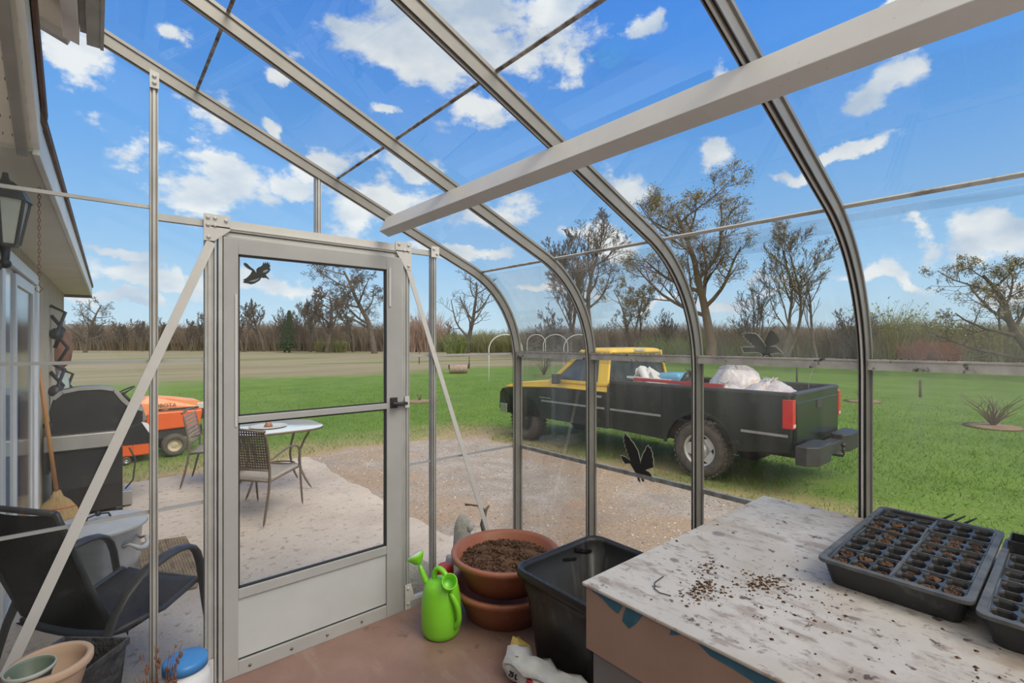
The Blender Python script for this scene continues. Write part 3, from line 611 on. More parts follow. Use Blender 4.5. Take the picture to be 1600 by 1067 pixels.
def thicket(name, u0, d0, u1, d1, v0, v1, n, m, seed, label, depth=6, stems=16, cat=None, mass=True, wtw=1.0, leaf=None, **tags):
    """a belt of bushes from bearing u0 to u1, each a fan of thin stems"""
    q = np.random.RandomState(seed); V = []; F = []
    t = q.rand(n); uu = u0 + (u1 - u0) * t; dd = d0 + (d1 - d0) * t; vt = v0 + (v1 - v0) * t
    s = (uu - 800) / F_PX; bx = (FW[0] + RT[0] * s); by = (FW[1] + RT[1] * s); off = q.rand(n) * depth
    h = (EYE + (533 - vt) / F_PX * dd - LAWN_Z) * (.62 + .42 * q.rand(n) ** 1.3) + .15 * np.sin(uu * .11) + .2
    B = np.stack([bx * (dd + off), by * (dd + off), np.full(n, LAWN_Z)], 1)
    N_ = n * stems; B = np.repeat(B, stems, 0); H = np.repeat(h, stems) * (.45 + .55 * q.rand(N_)); DD = np.repeat(dd, stems)
    a = q.rand(N_) * 2 * PI; le = .12 + .5 * q.rand(N_); w = DD * .00034 * wtw * (.7 + .9 * q.rand(N_))
    P0 = B + np.stack([np.cos(a) * .5 * q.rand(N_), np.sin(a) * .5 * q.rand(N_), 0 * a], 1)
    P1 = P0 + np.stack([np.cos(a) * le * H * .35, np.sin(a) * le * H * .35, H * .6], 1)
    P2 = P0 + np.stack([np.cos(a + .3) * le * H * .9, np.sin(a - .3) * le * H * .9, H], 1)
    # side twigs
    def quads(A, Bp, wa, wb):
        k = len(A); ph = q.rand(k) * 2 * PI; vs = []
        for j in range(3):
            c = ph + j * 2.094
            o = np.stack([np.cos(c), np.sin(c), 0 * c], 1); vs.append(A + o * wa[:, None]); vs.append(Bp + o * wb[:, None])
        vv = np.stack(vs, 1).reshape(-1, 3); i = np.arange(k)[:, None] * 6
        ff = np.concatenate([i + np.array([0, 2, 3, 1]), i + np.array([2, 4, 5, 3]), i + np.array([4, 0, 1, 5])], 1).reshape(-1, 4)
        return vv, ff
    parts = [quads(P0, P1, w * 1.4, w), quads(P1, P2, w, w * .5)]
    T0 = P0 + (P1 - P0) * (.3 + .7 * q.rand(N_, 1)); b = q.rand(N_) * 2 * PI; T1 = T0 + np.stack([np.cos(b) * H * .18, np.sin(b) * H * .18, H * (.1 + .25 * q.rand(N_))], 1)
    parts.append(quads(T0, T1, w * .8, w * .4))
    vs, fs, o = [], [], 0
    for a_, b_ in parts: vs.append(a_); fs.append(b_ + o); o += len(a_)
    V = np.concatenate(vs); Fc = np.concatenate(fs)
    if cat:
        c = B.mean(0); root = thing(name, label, cat, tuple(c), 0, tags.get('group')); V = V - c
        raw_mesh('twigs', V, Fc, m, root)
    else:
        root = None; raw_mesh(name, V, Fc, m, kind='stuff', label=label)
    if leaf:
        k = 2 * N_; L0 = np.concatenate([P2, P1 + (P2 - P1) * q.rand(N_, 1)]) + q.normal(0, .12, (k, 3)); d1 = q.normal(0, 1, (k, 3)) * .11; d2 = q.normal(0, 1, (k, 3)) * .11
        vv = np.stack([L0, L0 + d1, L0 + d2], 1).reshape(-1, 3)
        if cat: vv = vv - c
        raw_mesh('leaves', vv, np.arange(3 * k).reshape(-1, 3), leaf, root, **({} if cat else {'kind': 'stuff', 'label': label + ' (leaves)'}))
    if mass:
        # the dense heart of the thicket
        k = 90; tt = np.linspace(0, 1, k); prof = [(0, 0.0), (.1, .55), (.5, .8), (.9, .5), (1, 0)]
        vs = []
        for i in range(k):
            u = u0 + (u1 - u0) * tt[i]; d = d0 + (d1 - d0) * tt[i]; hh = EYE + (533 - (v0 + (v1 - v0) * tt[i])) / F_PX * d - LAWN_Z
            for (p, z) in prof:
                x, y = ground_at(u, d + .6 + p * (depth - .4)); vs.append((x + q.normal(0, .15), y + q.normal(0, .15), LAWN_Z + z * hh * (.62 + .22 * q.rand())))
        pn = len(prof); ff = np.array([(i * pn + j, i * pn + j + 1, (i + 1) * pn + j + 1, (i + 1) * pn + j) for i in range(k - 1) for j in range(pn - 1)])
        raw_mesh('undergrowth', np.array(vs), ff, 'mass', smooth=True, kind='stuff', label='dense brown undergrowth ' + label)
thicket('brushwood', 40, 100, 350, 96, 503, 500, 900, 'brush', 1, 'brown brushwood beyond the field left of the door')
thicket('brushwood', 350, 94, 660, 88, 500, 500, 1000, 'brush', 2, 'brown brushwood seen through the screen door', stems=18)
thicket('brushwood', 640, 88, 860, 70, 518, 512, 700, 'brush_olive', 3, 'olive brushwood left of the truck')
thicket('brushwood', 830, 66, 1120, 52, 508, 500, 1000, 'brush', 4, 'brown brushwood behind the truck')
thicket('brushwood', 1100, 50, 1380, 44, 508, 500, 900, 'brush', 5, 'brown brushwood right of the truck')
thicket('brushwood', 1350, 42, 1720, 38, 500, 496, 1000, 'brush_olive', 6, 'olive brushwood at the right edge')
thicket('brushwood', 1000, 50, 1700, 40, 520, 514, 700, 'brush_green', 7, 'low greening brush along the lawn edge', mass=False, stems=12)
thicket('shrub', 632, 84, 690, 84, 478, 486, 16, 'brush_pink', 8, 'pinkish budding shrub between the door jamb and the next post', depth=4, stems=60, cat='shrub', mass=False, wtw=1.1)
thicket('shrub', 1378, 40, 1472, 40, 470, 482, 16, 'brush_olive', 9, 'rounded olive-green bush right of the last curved rib', depth=4, stems=60, cat='shrub', mass=False, leaf='brush_green')
thicket('shrub', 1420, 36, 1492, 36, 526, 522, 14, 'brush_red', 10, 'dark red bush beneath the leaning tree', depth=2.5, stems=60, cat='shrub', mass=False)
thicket('shrub', 704, 60, 730, 60, 526, 526, 5, 'brush_green', 11, 'small dark green bush under the crooked dead tree', depth=2, stems=70, cat='shrub', mass=False, leaf='conifer')
thicket('shrub', 498, 82, 540, 82, 528, 530, 6, 'brush_olive', 12, 'low green-gold bush below the rounded oak', depth=2, stems=50, cat='shrub', mass=False, leaf='brush_green')
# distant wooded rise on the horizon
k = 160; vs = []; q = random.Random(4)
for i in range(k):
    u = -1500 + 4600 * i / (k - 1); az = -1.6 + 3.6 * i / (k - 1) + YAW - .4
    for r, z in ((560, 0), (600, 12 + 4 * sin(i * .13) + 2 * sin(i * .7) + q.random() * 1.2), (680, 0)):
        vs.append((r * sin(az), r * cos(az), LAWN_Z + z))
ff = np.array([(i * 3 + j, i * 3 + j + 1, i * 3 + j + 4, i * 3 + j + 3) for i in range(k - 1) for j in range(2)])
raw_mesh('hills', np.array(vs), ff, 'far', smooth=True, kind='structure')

# ------------------------------------------------------------------ greenhouse frame
GY = 2.365
ZS = lambda x: 2.05 - .42 * (x - 1.13)              # inner face of the straight rafters
RA, AX, AZ = .58, 1.44, 1.291
def rib_path(off=0.0, n_arc=14, x0=-.02, z_end=0.0):
    """inner face of a rib from the ridge down to the sill, pushed outwards by off"""
    n = Vector((.387, .922)); pts = []
    for i in range(6):
        x = x0 + (1.665 - x0) * i / 5; pts.append(Vector((x, ZS(x))) + n * off)
    a0 = math.atan2(.922, .387)
    for i in range(1, n_arc + 1):
        a = a0 * (1 - i / n_arc); pts.append(Vector((AX + (RA + off) * cos(a), AZ + (RA + off) * sin(a))))
    pts.append(Vector((2.02 + off, .75))); pts.append(Vector((2.02 + off, z_end)))
    return pts
def sweep(mb, y0, y1, o0, o1, z_end=0.0):
    a, b = rib_path(o0, z_end=z_end), rib_path(o1, z_end=z_end); n = len(a)
    vs = []
    for p, q_ in zip(a, b): vs += [(p.x, y0, p.y), (p.x, y1, p.y), (q_.x, y1, q_.y), (q_.x, y0, q_.y)]
    fs = [(0, 1, 2, 3), ((n - 1) * 4 + 3, (n - 1) * 4 + 2, (n - 1) * 4 + 1, (n - 1) * 4)]
    for i in range(n - 1):
        for j in range(4): fs.append((i * 4 + j, (i + 1) * 4 + j, (i + 1) * 4 + (j + 1) % 4, i * 4 + (j + 1) % 4))
    mb.add(vs, fs, False)
RIBS = [2.352, 1.745, 1.13, .505, -.115, -.735]
for i, y in enumerate(RIBS):
    mb = MB(); sweep(mb, y - .013, y + .013, .004, .048); sweep(mb, y - .004, y + .004, -.006, .004); sweep(mb, y - .019, y + .019, .036, .048)
    sweep(mb, y - .013, y - .010, -.003, .004); sweep(mb, y + .010, y + .013, -.003, .004)
    ro_ = struct('trim_%d' % (i + 1), mb, 'alu_rib', seg=1)
    g = MB(); sweep(g, y - .0095, y - .0050, .0028, .0045); sweep(g, y + .0050, y + .0095, .0028, .0045); g.build('groove', 'gasket', ro_)
    g = MB(); sweep(g, y - .0026, y + .0026, -.0068, -.0055); g.build('bead', 'white_alu', ro_)
tn = 7
def trim(mb, m, **k):
    global tn
    o = struct('trim_%d' % tn, mb, m, **k); tn += 1; return o
# ridge, eave rail, lap seams, sill
trim(MB().box((-.044, -1.5, 2.53), (-.025, 2.34, 2.60)).box((-.026, -1.5, 2.505), (.012, 2.372, 2.60)).box((.012, -1.5, 2.50), (.022, 2.372, 2.512)), 'alu')
mb = MB(); mb.box((2.024, -1.5, 1.322), (2.078, 2.36, 1.352)); mb.box((2.02, -1.5, 1.352), (2.05, 2.36, 1.359))
trim(mb, 'rail')
pebs = np.array([(2.028 + .02 * R_.rand(), -.6 + 2.95 * R_.rand(), 1.359) for _ in range(700)])
pebbles('moss', pebs, .0015, .006, 'crumb', kind='stuff', label='dark moss and dirt along the top of the grey eave rail')
trim(MB().box((2.058, -1.5, .742), (2.078, 2.36, .762)), 'seam_dark')
trim(MB().box((2.02, -1.5, -.02), (2.085, 2.36, .07)), 'alu')
def lap(x_or_a, name_m='seam'):
    mb = MB()
    for y0, y1 in zip(RIBS[1:], RIBS[:-1]):
        x = x_or_a
        if x < 1.6:
            z = ZS(x) + .048 / .922; c = Vector((x, 0, z)); d = Vector((.922, 0, -.387)); n = Vector((.387, 0, .922))
        else:
            a = math.acos((x - AX) / (RA + .048)); c = Vector((x, 0, AZ + (RA + .048) * sin(a))); d = Vector((sin(a), 0, -cos(a))); n = Vector((cos(a), 0, sin(a)))
        mb.bar(c + Vector((0, y0 + .013, 0)), c + Vector((0, y1 - .013, 0)), (.011 if x < 1 else .016), .005, up=n)
    trim(mb, name_m)
lap(.3135); lap(.886); lap(1.754, 'seam_pale')
# gable posts, headers and glazing bars
def gpost(x, z0, z1, w=.026):
    return MB().box((x - w / 2, GY - .012, z0), (x + w / 2, GY + .02, z1)).box((x - .004, GY - .02, z0), (x + .004, GY - .012, z1)).box((x - w / 2, GY - .016, z0), (x - w / 2 + .003, GY - .012, z1)).box((x + w / 2 - .003, GY - .016, z0), (x + w / 2, GY - .012, z1))
def post_(x, z0, z1, w=.026):
    p = trim(gpost(x, z0, z1, w), 'alu')
    MB().box((x - w / 2 + .0035, GY - .0128, z0), (x - .0048, GY - .0118, z1)).box((x + .0048, GY - .0128, z0), (x + w / 2 - .0035, GY - .0118, z1)).build('groove', 'alu_rib', p)
post_(.172, 0, ZS(.172) + .02); post_(1.43, 0, ZS(1.43) + .02); post_(.80, 1.915, ZS(.8) + .02, .022)
mb = gpost(.356, 0, 1.93, .03); mb.box((.374, GY - .02, 0), (.381, GY + .02, 1.93)); mb.box((.388, GY - .026, 0), (.402, GY + .02, 1.88)); trim(mb, 'alu')
mb = gpost(1.262, 0, 1.93, .03); mb.box((1.240, GY - .02, 0), (1.246, GY + .02, 1.93)); mb.box((1.226, GY - .026, 0), (1.236, GY + .02, 1.88)); trim(mb, 'alu')
mb = MB().box((.34, GY - .022, 1.885), (1.28, GY + .02, 1.93)).box((.36, GY - .028, 1.893), (1.26, GY - .02, 1.898)).box((.40, GY - .012, 1.862), (1.226, GY + .02, 1.88)); trim(mb, 'white_alu')
trim(MB().box((.185, GY - .01, 1.895), (.342, GY + .015, 1.922)), 'alu'); trim(MB().box((1.278, GY - .01, 1.895), (1.45, GY + .015, 1.922)), 'alu')
for z in (.755, 1.343):
    for a, b in ((-.45, .16), (.185, .342), (1.278, 1.418), (1.444, 2.02)):
        trim(MB().box((a, GY + .004, z - .006), (b, GY + .014, z + .006)), 'door_alu')
trim(MB().box((-.45, GY + .002, 1.938), (.16, GY + .014, 1.951)), 'alu')
trim(MB().box((-.45, GY - .012, 0), (.342, GY + .02, .035)).box((1.278, GY - .03, 0), (2.02, GY + .02, .04)), 'door_alu')
trim(MB().bar((.362, GY - .024, 1.83), (-.30, GY - .024, .12), .004, .034, up=(1, 0, -.39)), 'white_alu')
trim(MB().bar((1.258, GY - .024, 1.825), (1.86, GY - .024, .10), .004, .026, up=(1, 0, .35)), 'white_alu')
def gusset(poly, bolts):
    mb = MB().prism(poly, GY - .028, GY - .024, lambda p, q, t: (p, t, q))
    for (x, z) in bolts:
        mb.lathe([(.0075, 0), (.0075, .005), (.004, .007)], n=8, m=Matrix.Translation((x, GY - .028, z)) @ Matrix.Rotation(PI / 2, 4, 'X'))
    return mb
trim(gusset([(.335, 1.945), (.335, 1.835), (.372, 1.835), (.43, 1.885), (.43, 1.945)], [(.35, 1.93), (.375, 1.93), (.35, 1.90), (.375, 1.90), (.415, 1.925), (.352, 1.85)]), 'white_alu')
trim(gusset([(1.283, 1.945), (1.283, 1.80), (1.25, 1.80), (1.19, 1.895), (1.19, 1.945)], [(1.21, 1.93), (1.265, 1.93), (1.265, 1.90), (1.24, 1.90), (1.265, 1.82)]), 'white_alu')
trim(gusset([(1.405, 1.945), (1.455, 1.945), (1.455, 1.885), (1.405, 1.885)], [(1.42, 1.93), (1.44, 1.905)]), 'white_alu')
trim(gusset([(.157, 2.47), (.187, 2.462), (.187, 2.40), (.157, 2.40)], [(.172, 2.445), (.172, 2.42)]), 'white_alu')
trim(gusset([(1.245, 0), (1.245, .13), (1.28, .13), (1.30, .055), (1.42, .055), (1.42, 0)], [(1.262, .11), (1.262, .03)]), 'white_alu')
trim(gusset([(.30, 0), (.30, .11), (.37, .11), (.37, 0)], [(.35, .09), (.35, .03)]), 'white_alu')
# hollow white shelf beam slung beneath the ribs
dn = Vector((.387, 0, .922)); ds = Vector((.922, 0, -.387)); p0 = Vector((1.125, 0, ZS(1.125)))
mb = MB(); vs = []
for y in (-1.5, 2.30):
    for a, b in ((-.004, -.007), (.052, -.007), (.052, -.085), (-.004, -.085)):
        p = p0 + ds * a + dn * b; vs.append((p.x, y - (0 if y < 0 else (.0 if b > -.05 else -.015)), p.z))
mb.add(vs, [(0, 1, 2, 3), (7, 6, 5, 4), (0, 4, 5, 1), (1, 5, 6, 2), (2, 6, 7, 3), (3, 7, 4, 0)])
mb.lathe([(.005, 0), (.005, .004)], n=8, m=Matrix.Translation((1.108, .47, 2.01)) @ Matrix.Rotation(-PI / 2, 4, 'Y'))
trim(mb, 'white_alu', bevel=.003)
# where the greenhouse meets the house
trim(MB().bar((-.072, GY - .02, 2.49), (-.46, GY - .02, 2.65), .03, .028, up=(.38, 0, .92)), 'alu')
mb = MB().prism([(-.045, 2.475), (-.088, 2.488), (-.088, 2.60), (-.045, 2.60)], -1.5, 2.33, lambda p, q, t: (p, t, q)); trim(mb, 'fascia', bevel=.002)
mb = MB().prism([(-.086, 2.512), (-.46, 2.664), (-.46, 2.69), (-.086, 2.535)], -1.5, 2.345, lambda p, q, t: (p, t, q)); trim(mb, 'soffit')

# panes
wn = 1
def pane(mb, m='glass'):
    global wn
    o = struct('window_%d' % wn, mb, m, recalc=True); wn += 1; return o
def rib_offset_pts(off):
    pts = rib_path(off, n_arc=14, z_end=.02); return pts
def between(pts, f0, f1):
    return [p for p in pts if f0(p) and f1(p)]
for y1, y0 in zip(RIBS[:-1], RIBS[1:]):
    a, b = y0 + .012, y1 - .012
    def strip(P, m):
        mb = MB(); k = len(P); nn = []
        for i, p in enumerate(P):
            d = (P[min(i + 1, k - 1)] - P[max(i - 1, 0)]).normalized(); nn.append(Vector((-d.y, d.x)))
        vs = []
        for p, n in zip(P, nn):
            q2 = p + n * .003; vs += [(p.x, a, p.y), (p.x, b, p.y), (q2.x, b, q2.y), (q2.x, a, q2.y)]
        fs = [(0, 1, 2, 3), (k * 4 - 1, k * 4 - 2, k * 4 - 3, k * 4 - 4)] + [(i * 4 + j, (i + 1) * 4 + j, (i + 1) * 4 + (j + 1) % 4, i * 4 + (j + 1) % 4) for i in range(k - 1) for j in range(4)]
        mb.add(vs, fs); pane(mb, m)
    off = .043; Z = lambda x: ZS(x) + off / .922
    strip([Vector((.015, Z(.015))), Vector((.31, Z(.31)))], 'glass_roof'); strip([Vector((.317, Z(.317))), Vector((.883, Z(.883)))], 'glass_roof')
    A = rib_path(off, n_arc=20); cur = [p for p in A if p.x > 1.66 and p.y > 1.36]
    up = [p for p in cur if p.x < 1.76]; lo = [p for p in cur if p.x >= 1.755]
    strip([Vector((.89, Z(.89)))] + up + [lo[0]], 'glass_roof'); strip(lo + [Vector((2.02 + off, 1.30))], 'glass_side')
    strip([Vector((2.02 + off, 1.318)), Vector((2.02 + off, .764))], 'glass_side'); strip([Vector((2.02 + off, .740)), Vector((2.02 + off, .06))], 'glass_side')
def gpane(poly): pane(MB().prism(poly, GY + .005, GY + .008, lambda p, q, t: (p, t, q)), 'glass')
def rect(a, b, c, d): gpane([(a, c), (b, c), (b, d), (a, d)])
for a, b in ((-.45, .16), (.185, .342), (1.278, 1.418)):
    rect(a, b, .035, .749); rect(a, b, .761, 1.337)
rect(-.45, .16, 1.349, 1.938); gpane([(-.45, 1.951), (.16, 1.951), (.16, ZS(.16) + .0), (-.02, ZS(-.02)), (-.45, ZS(-.02))])
rect(.185, .342, 1.349, 1.895); rect(1.278, 1.418, 1.349, 1.895)
gpane([(.185, 1.922), (.79, 1.93), (.79, ZS(.79)), (.185, ZS(.185))]); gpane([(.811, 1.93), (1.40, 1.925), (1.40, ZS(1.4)), (.811, ZS(.811))])
rect(1.444, 2.02, .04, .749); rect(1.444, 2.02, .761, 1.337)
arc = [(AX + RA * cos(a), AZ + RA * sin(a)) for a in np.linspace(.1, 1.17, 14)]
gpane([(1.444, 1.349), (2.018, 1.349)] + arc + [(1.66, ZS(1.66)), (1.444, ZS(1.444))])

# door: a storm door with two lights and a kick panel
door = bpy.data.objects.new('door_1', None); C.objects.link(door); door.location = (.405, GY, 0); door['kind'] = 'structure'
mb = MB(); y0, y1 = -.03, .012
mb.box((0, y0, .0), (.055, y1, 1.858)); mb.box((.735, y0, .0), (.82, y1, 1.858)); mb.box((.055, y0, 1.79), (.735, y1, 1.858)); mb.box((.055, y0, .325), (.735, y1, .368)); mb.box((.055, y0, .0), (.735, y1, .062))
mb.box((.055, y0 - .004, 1.073), (.735, y1, 1.102))
mb.build('door_frame', 'door_alu', door, bevel=.003)
mb = MB()
for a, b, c, d in ((.055, .735, 1.782, 1.79), (.055, .735, .368, .376), (.055, .735, 1.102, 1.108), (.055, .735, 1.066, 1.073)): mb.box((a, y0 + .006, c), (b, y0 + .018, d))
for x in (.055, .728): mb.box((x, y0 + .006, .37), (x + .007, y0 + .018, 1.79))
mb.box((.055, y0 + .01, .060), (.735, y0 + .018, .068)).box((-.006, -.02, 0), (-.001, .012, 1.86)).box((.821, -.02, 0), (.8225, .012, 1.86)).build('gasket', 'gasket', door)
MB().box((.055, y0 + .012, .062), (.735, y0 + .020, .325)).build('kick_panel', 'kick', door)
MB().box((.058, -.012, 1.108), (.732, -.008, 1.785)).build('glass_pane', 'glass', door); MB().box((.058, -.002, .373), (.732, .002, 1.069)).build('glass_pane', 'glass', door)
mb = MB()
for x in (.10, .27, .43, .60): mb.lathe([(.006, 0), (.006, .004)], n=8, m=Matrix.Translation((x, y0, .03)) @ Matrix.Rotation(PI / 2, 4, 'X'))
mb.build('screw', 'screw', door)
MB().box((.042, y0 - .006, 1.06), (.050, y0, 1.62)).box((.745, y0 - .006, 1.60), (.756, y0, 1.80)).build('sash_rail', 'white_alu', door)
mb = MB().box((.752, y0 - .012, 1.075), (.790, y0, 1.13)).tube([(.772, y0 - .01, 1.10), (.772, y0 - .05, 1.10)], .011).tube([(.745, y0 - .05, 1.105), (.80, y0 - .05, 1.095)], [.010, .008]).box((.78, y0 - .03, 1.088), (.84, y0 - .004, 1.104))
mb.build('handle', 'black_iron', door, bevel=.002)
MB().box((.836, y0 - .004, 1.07), (.862, y0 + .002, 1.13)).build('strike_plate', 'white_alu', door, bevel=.001)

# ------------------------------------------------------------------ workbench and what stands on it
wb = thing('workbench', 'long workbench with a stained white top and worn pinkish apron with blue paint', 'workbench', (0, 0, 0))
MB().box((.925, -1.3, .811), (1.985, .82, .82)).build('bench_top', 'bench_top', wb, bevel=.003)
MB().box((.932, -1.3, .655), (.952, .812, .8105)).box((.952, .79, .655), (1.97, .812, .8105)).build('apron', 'bench_apron', wb, bevel=.002)
k_ = 2.2857
for P in ([(55, 356), (95, 380), (160, 405), (165, 430), (150, 455), (120, 430), (95, 400), (60, 375)], [(180, 425), (235, 432), (240, 450), (215, 490), (190, 508), (165, 480), (170, 455)], [(250, 448), (300, 472), (345, 492), (375, 503), (365, 530), (335, 530), (340, 508), (260, 462)], [(430, 535), (490, 565), (600, 620), (670, 655), (725, 702), (640, 702), (560, 650), (480, 605), (450, 575)]):
    Q = []
    for (a, b) in P:
        sx_ = (900 + a / k_ - 800) / F_PX; t_ = .9315 / (FW[0] + RT[0] * sx_); Q.append((t_ * (FW[1] + RT[1] * sx_), min(.809, EYE + (533.5 - (760 + b / k_)) / F_PX * t_)))
    MB().prism(Q, .9308, .9322, lambda p, q, t: (t, p, q)).build('blue_paint_patch', 'blue_paint', wb)
MB().box((.945, .62, 0), (1.0, .80, .66)).build('leg', 'bench_grey', wb, bevel=.003)
MB().box((1.9, .62, 0), (1.96, .80, .66)).build('leg', 'bench_grey', wb, bevel=.003)
MB().box((.945, -1.3, 0), (1.0, -1.2, .66)).build('leg', 'bench_grey', wb, bevel=.003)
MB().box((1.0, -1.25, .0), (1.02, .79, .658)).build('back_panel', 'bench_grey', wb)
cr = []
for cx, cy, sx_, sy_, n in ((1.115, .60, .035, .022, 260), (1.26, .52, .035, .025, 260), (1.24, .66, .03, .02, 90), (1.22, .42, .09, .05, 120), (1.45, .35, .2, .3, 90), (1.2, .2, .15, .2, 60), (1.15, .08, .04, .03, 160)):
    for _ in range(n):
        x, y = cx + rnd.gauss(0, sx_), cy + rnd.gauss(0, sy_)
        if .94 < x < 1.97 and y < .8: cr.append((x, y, .8205))
pebbles('soil_crumbs', np.array(cr), .0008, .0055, 'crumb', kind='stuff', label='crumbs of dark soil spilled on the workbench')

bw = thing('bent_wire', 'thin bent black wire lying on the workbench near its left corner', 'wire', (0, 0, .8225))
MB().tube([(1.10, .70, 0), (1.055, .695, .001), (1.03, .68, 0), (1.02, .66, .001), (1.03, .635, 0)], .0014, n=5).build('wire', 'black_iron', bw)

def seed_tray(x0, y0, L, W, z, label, yaw=0):
    t = thing('seed_tray', label, 'seed tray', (x0, y0, z), yaw, 'black seed trays on the workbench'); H = .062; i = .02
    vs, fs = [], []
    def ring(a, zz, r=.02):
        pts = []
        for cx, cy, s0 in ((L - a - r, W - a - r, 0), (a + r, W - a - r, PI / 2), (a + r, a + r, PI), (L - a - r, a + r, 1.5 * PI)):
            for k in range(5): th = s0 + PI / 2 * k / 4; pts.append((cx + r * cos(th), cy + r * sin(th), zz))
        return pts
    rings = [ring(.016, .002), ring(.004, H - .012), ring(.004, H - .008), ring(-.006, H - .008), ring(-.006, H - .001), ring(-.004, H), ring(.008, H), ring(.010, H - .002), ring(.021, .006)]
    n = 20
    for k, r in enumerate(rings): vs += r
    for k in range(len(rings) - 1):
        for j in range(n): fs.append((k * n + j, k * n + (j + 1) % n, (k + 1) * n + (j + 1) % n, (k + 1) * n + j))
    fs.append(tuple(range(n - 1, -1, -1))); fs.append(tuple((len(rings) - 1) * n + j for j in range(n)))
    MB().add(vs, fs).build('tray_shell', 'tray', t)
    rm = MB(); a, b = ring(-.0065, H - .007), ring(.008, H + .0006); c_ = ring(-.0062, H + .0004)
    rm.add(a + c_ + b, [(j, (j + 1) % n, n + (j + 1) % n, n + j) for j in range(n)] + [(n + j, n + (j + 1) % n, 2 * n + (j + 1) % n, 2 * n + j) for j in range(n)]).build('tray_rim', 'tray_rim', t)
    return t
def pack_mesh(nx, ny, px, py):
    mb = MB(); top = .0
    def oct_(cx, cy, r, z): return [(cx + r * cos(PI / 8 + PI / 4 * k), cy + r * sin(PI / 8 + PI / 4 * k), z) for k in range(8)]
    for i in range(nx):
        for j in range(ny):
            cx, cy = (i + .5) * px, (j + .5) * py; hx, hy = px / 2, py / 2; r = min(hx, hy) * .98
            sq = []
            for k in range(8):
                a = PI / 8 + PI / 4 * k; dx, dy = cos(a), sin(a); m_ = max(abs(dx) / hx, abs(dy) / hy); sq.append((cx + dx / m_, cy + dy / m_, top))
            cs = [(cx + hx, cy + hy, 0), (cx - hx, cy + hy, 0), (cx - hx, cy - hy, 0), (cx + hx, cy - hy, 0)]
            def sup(f, z): return [(cx + hx * f * math.copysign(abs(cos(PI / 8 + PI / 4 * k)) ** .62, cos(PI / 8 + PI / 4 * k)), cy + hy * f * math.copysign(abs(sin(PI / 8 + PI / 4 * k)) ** .62, sin(PI / 8 + PI / 4 * k)), z) for k in range(8)]
            o = sup(.95, top - .001); l1 = sup(.89, top - .005); l2 = sup(.66, top - .045)
            vs = sq + o + l1 + l2; fs = []
            for k in range(8):
                k2 = (k + 1) % 8
                fs += [(k, k2, 8 + k2, 8 + k), (8 + k, 8 + k2, 16 + k2, 16 + k), (16 + k, 16 + k2, 24 + k2, 24 + k)]
            fs.append(tuple(range(24, 32))); mb.add(vs, fs)
            for q4 in range(4):
                k = q4 * 2; mb.add([sq[k], sq[(k + 1) % 8], cs[q4]], [(0, 1, 2)])
    return mb
def pack_rim(nx, ny, px, py):
    X, Y = nx * px, ny * py; e = .0035; mb = MB()
    mb.box((-e, -e, -.004), (0, Y + e, .002)); mb.box((X, -e, -.004), (X + e, Y + e, .002)); mb.box((0, -e, -.004), (X, 0, .002)); mb.box((0, Y, -.004), (X, Y + e, .002))
    return mb
def soil_mesh(nx, ny, px, py, fill, seed):
    q = random.Random(seed); mb = MB()
    for i in range(nx):
        for j in range(ny):
            cx, cy = (i + .5) * px, (j + .5) * py; z = -.0065 - (1 - fill) * .018 + q.uniform(-.004, .005); r = min(px, py) * .5 * (.80 + .0 * z)
            vs = [(cx, cy, z + .002)]; n = 10
            for k in range(n): a = 2 * PI * k / n; vs.append((cx + r * .5 * cos(a), cy + r * .5 * sin(a), z + q.uniform(-.003, .004)))
            for k in range(n): a = 2 * PI * k / n; vs.append((cx + r * .92 * cos(a), cy + r * .92 * sin(a), z + q.uniform(-.002, .002)))
            fs = [(0, 1 + k, 1 + (k + 1) % n) for k in range(n)] + [(1 + k, 1 + n + k, 1 + n + (k + 1) % n, 1 + (k + 1) % n) for k in range(n)]
            mb.add(vs, fs)
            for _ in range(7):
                a = q.uniform(0, 2 * PI); rr = r * q.uniform(0, .75); s = q.uniform(.0015, .004); x, y = cx + rr * cos(a), cy + rr * sin(a)
                mb.ball((x, y, z + s * .6), s, nu=5, nv=3, jit=.6, seed=q.randint(0, 9999))
    return mb
ordn = ['first', 'second', 'third', 'fourth', 'fifth']
def fill_tray(t, tl, x0, y0, L, W, z, packs, soil_amt, skip=()):
    px, py = .0515, .0408; pm = None; k = 0
    for col in range(2):
        for row in range(5):
            if (row, col) in skip: continue
            q = random.Random(row * 7 + col * 31 + packs)
            x = x0 + .014 + row * (L - .03) / 5; y = y0 + .012 + col * (W - .018) / 2
            if pm is None: pm = pack_mesh(2, 3, px, py).mesh('cell_pack'); pm.materials.append(M['cell']); rm = pack_rim(2, 3, px, py).mesh('pack_rim'); rm.materials.append(M['tray_rim'])
            lb = 'six-cell insert, %s from the near end, %s row, %s' % (ordn[row], ('right', 'left')[col], tl)
            e = thing('cell_pack', lb, 'seedling insert', (x, y, z + .0575), 0, 'six-cell inserts in the seed trays')
            e.rotation_euler = (q.uniform(-.03, .03), q.uniform(-.05, .05), q.uniform(-.035, .035))
            o = bpy.data.objects.new('cells', pm); C.objects.link(o); o.parent = e
            o = bpy.data.objects.new('rim', rm); C.objects.link(o); o.parent = e
            soil_mesh(2, 3, px, py, soil_amt if q.random() > .2 else .4, row * 10 + col + packs).build('soil', 'soil', e, recalc=False, kind='stuff')
            k += 1
seed_tray(1.375, .158, .575, .275, .821, 'black seed tray of soil-filled cells, whole tray nearer the curved wall corner')
fill_tray(None, 'fully visible tray', 1.375, .158, .575, .275, .821, 0, 1.0)
seed_tray(1.335, -.135, .56, .275, .821, 'black seed tray cut off by the right edge of the picture')
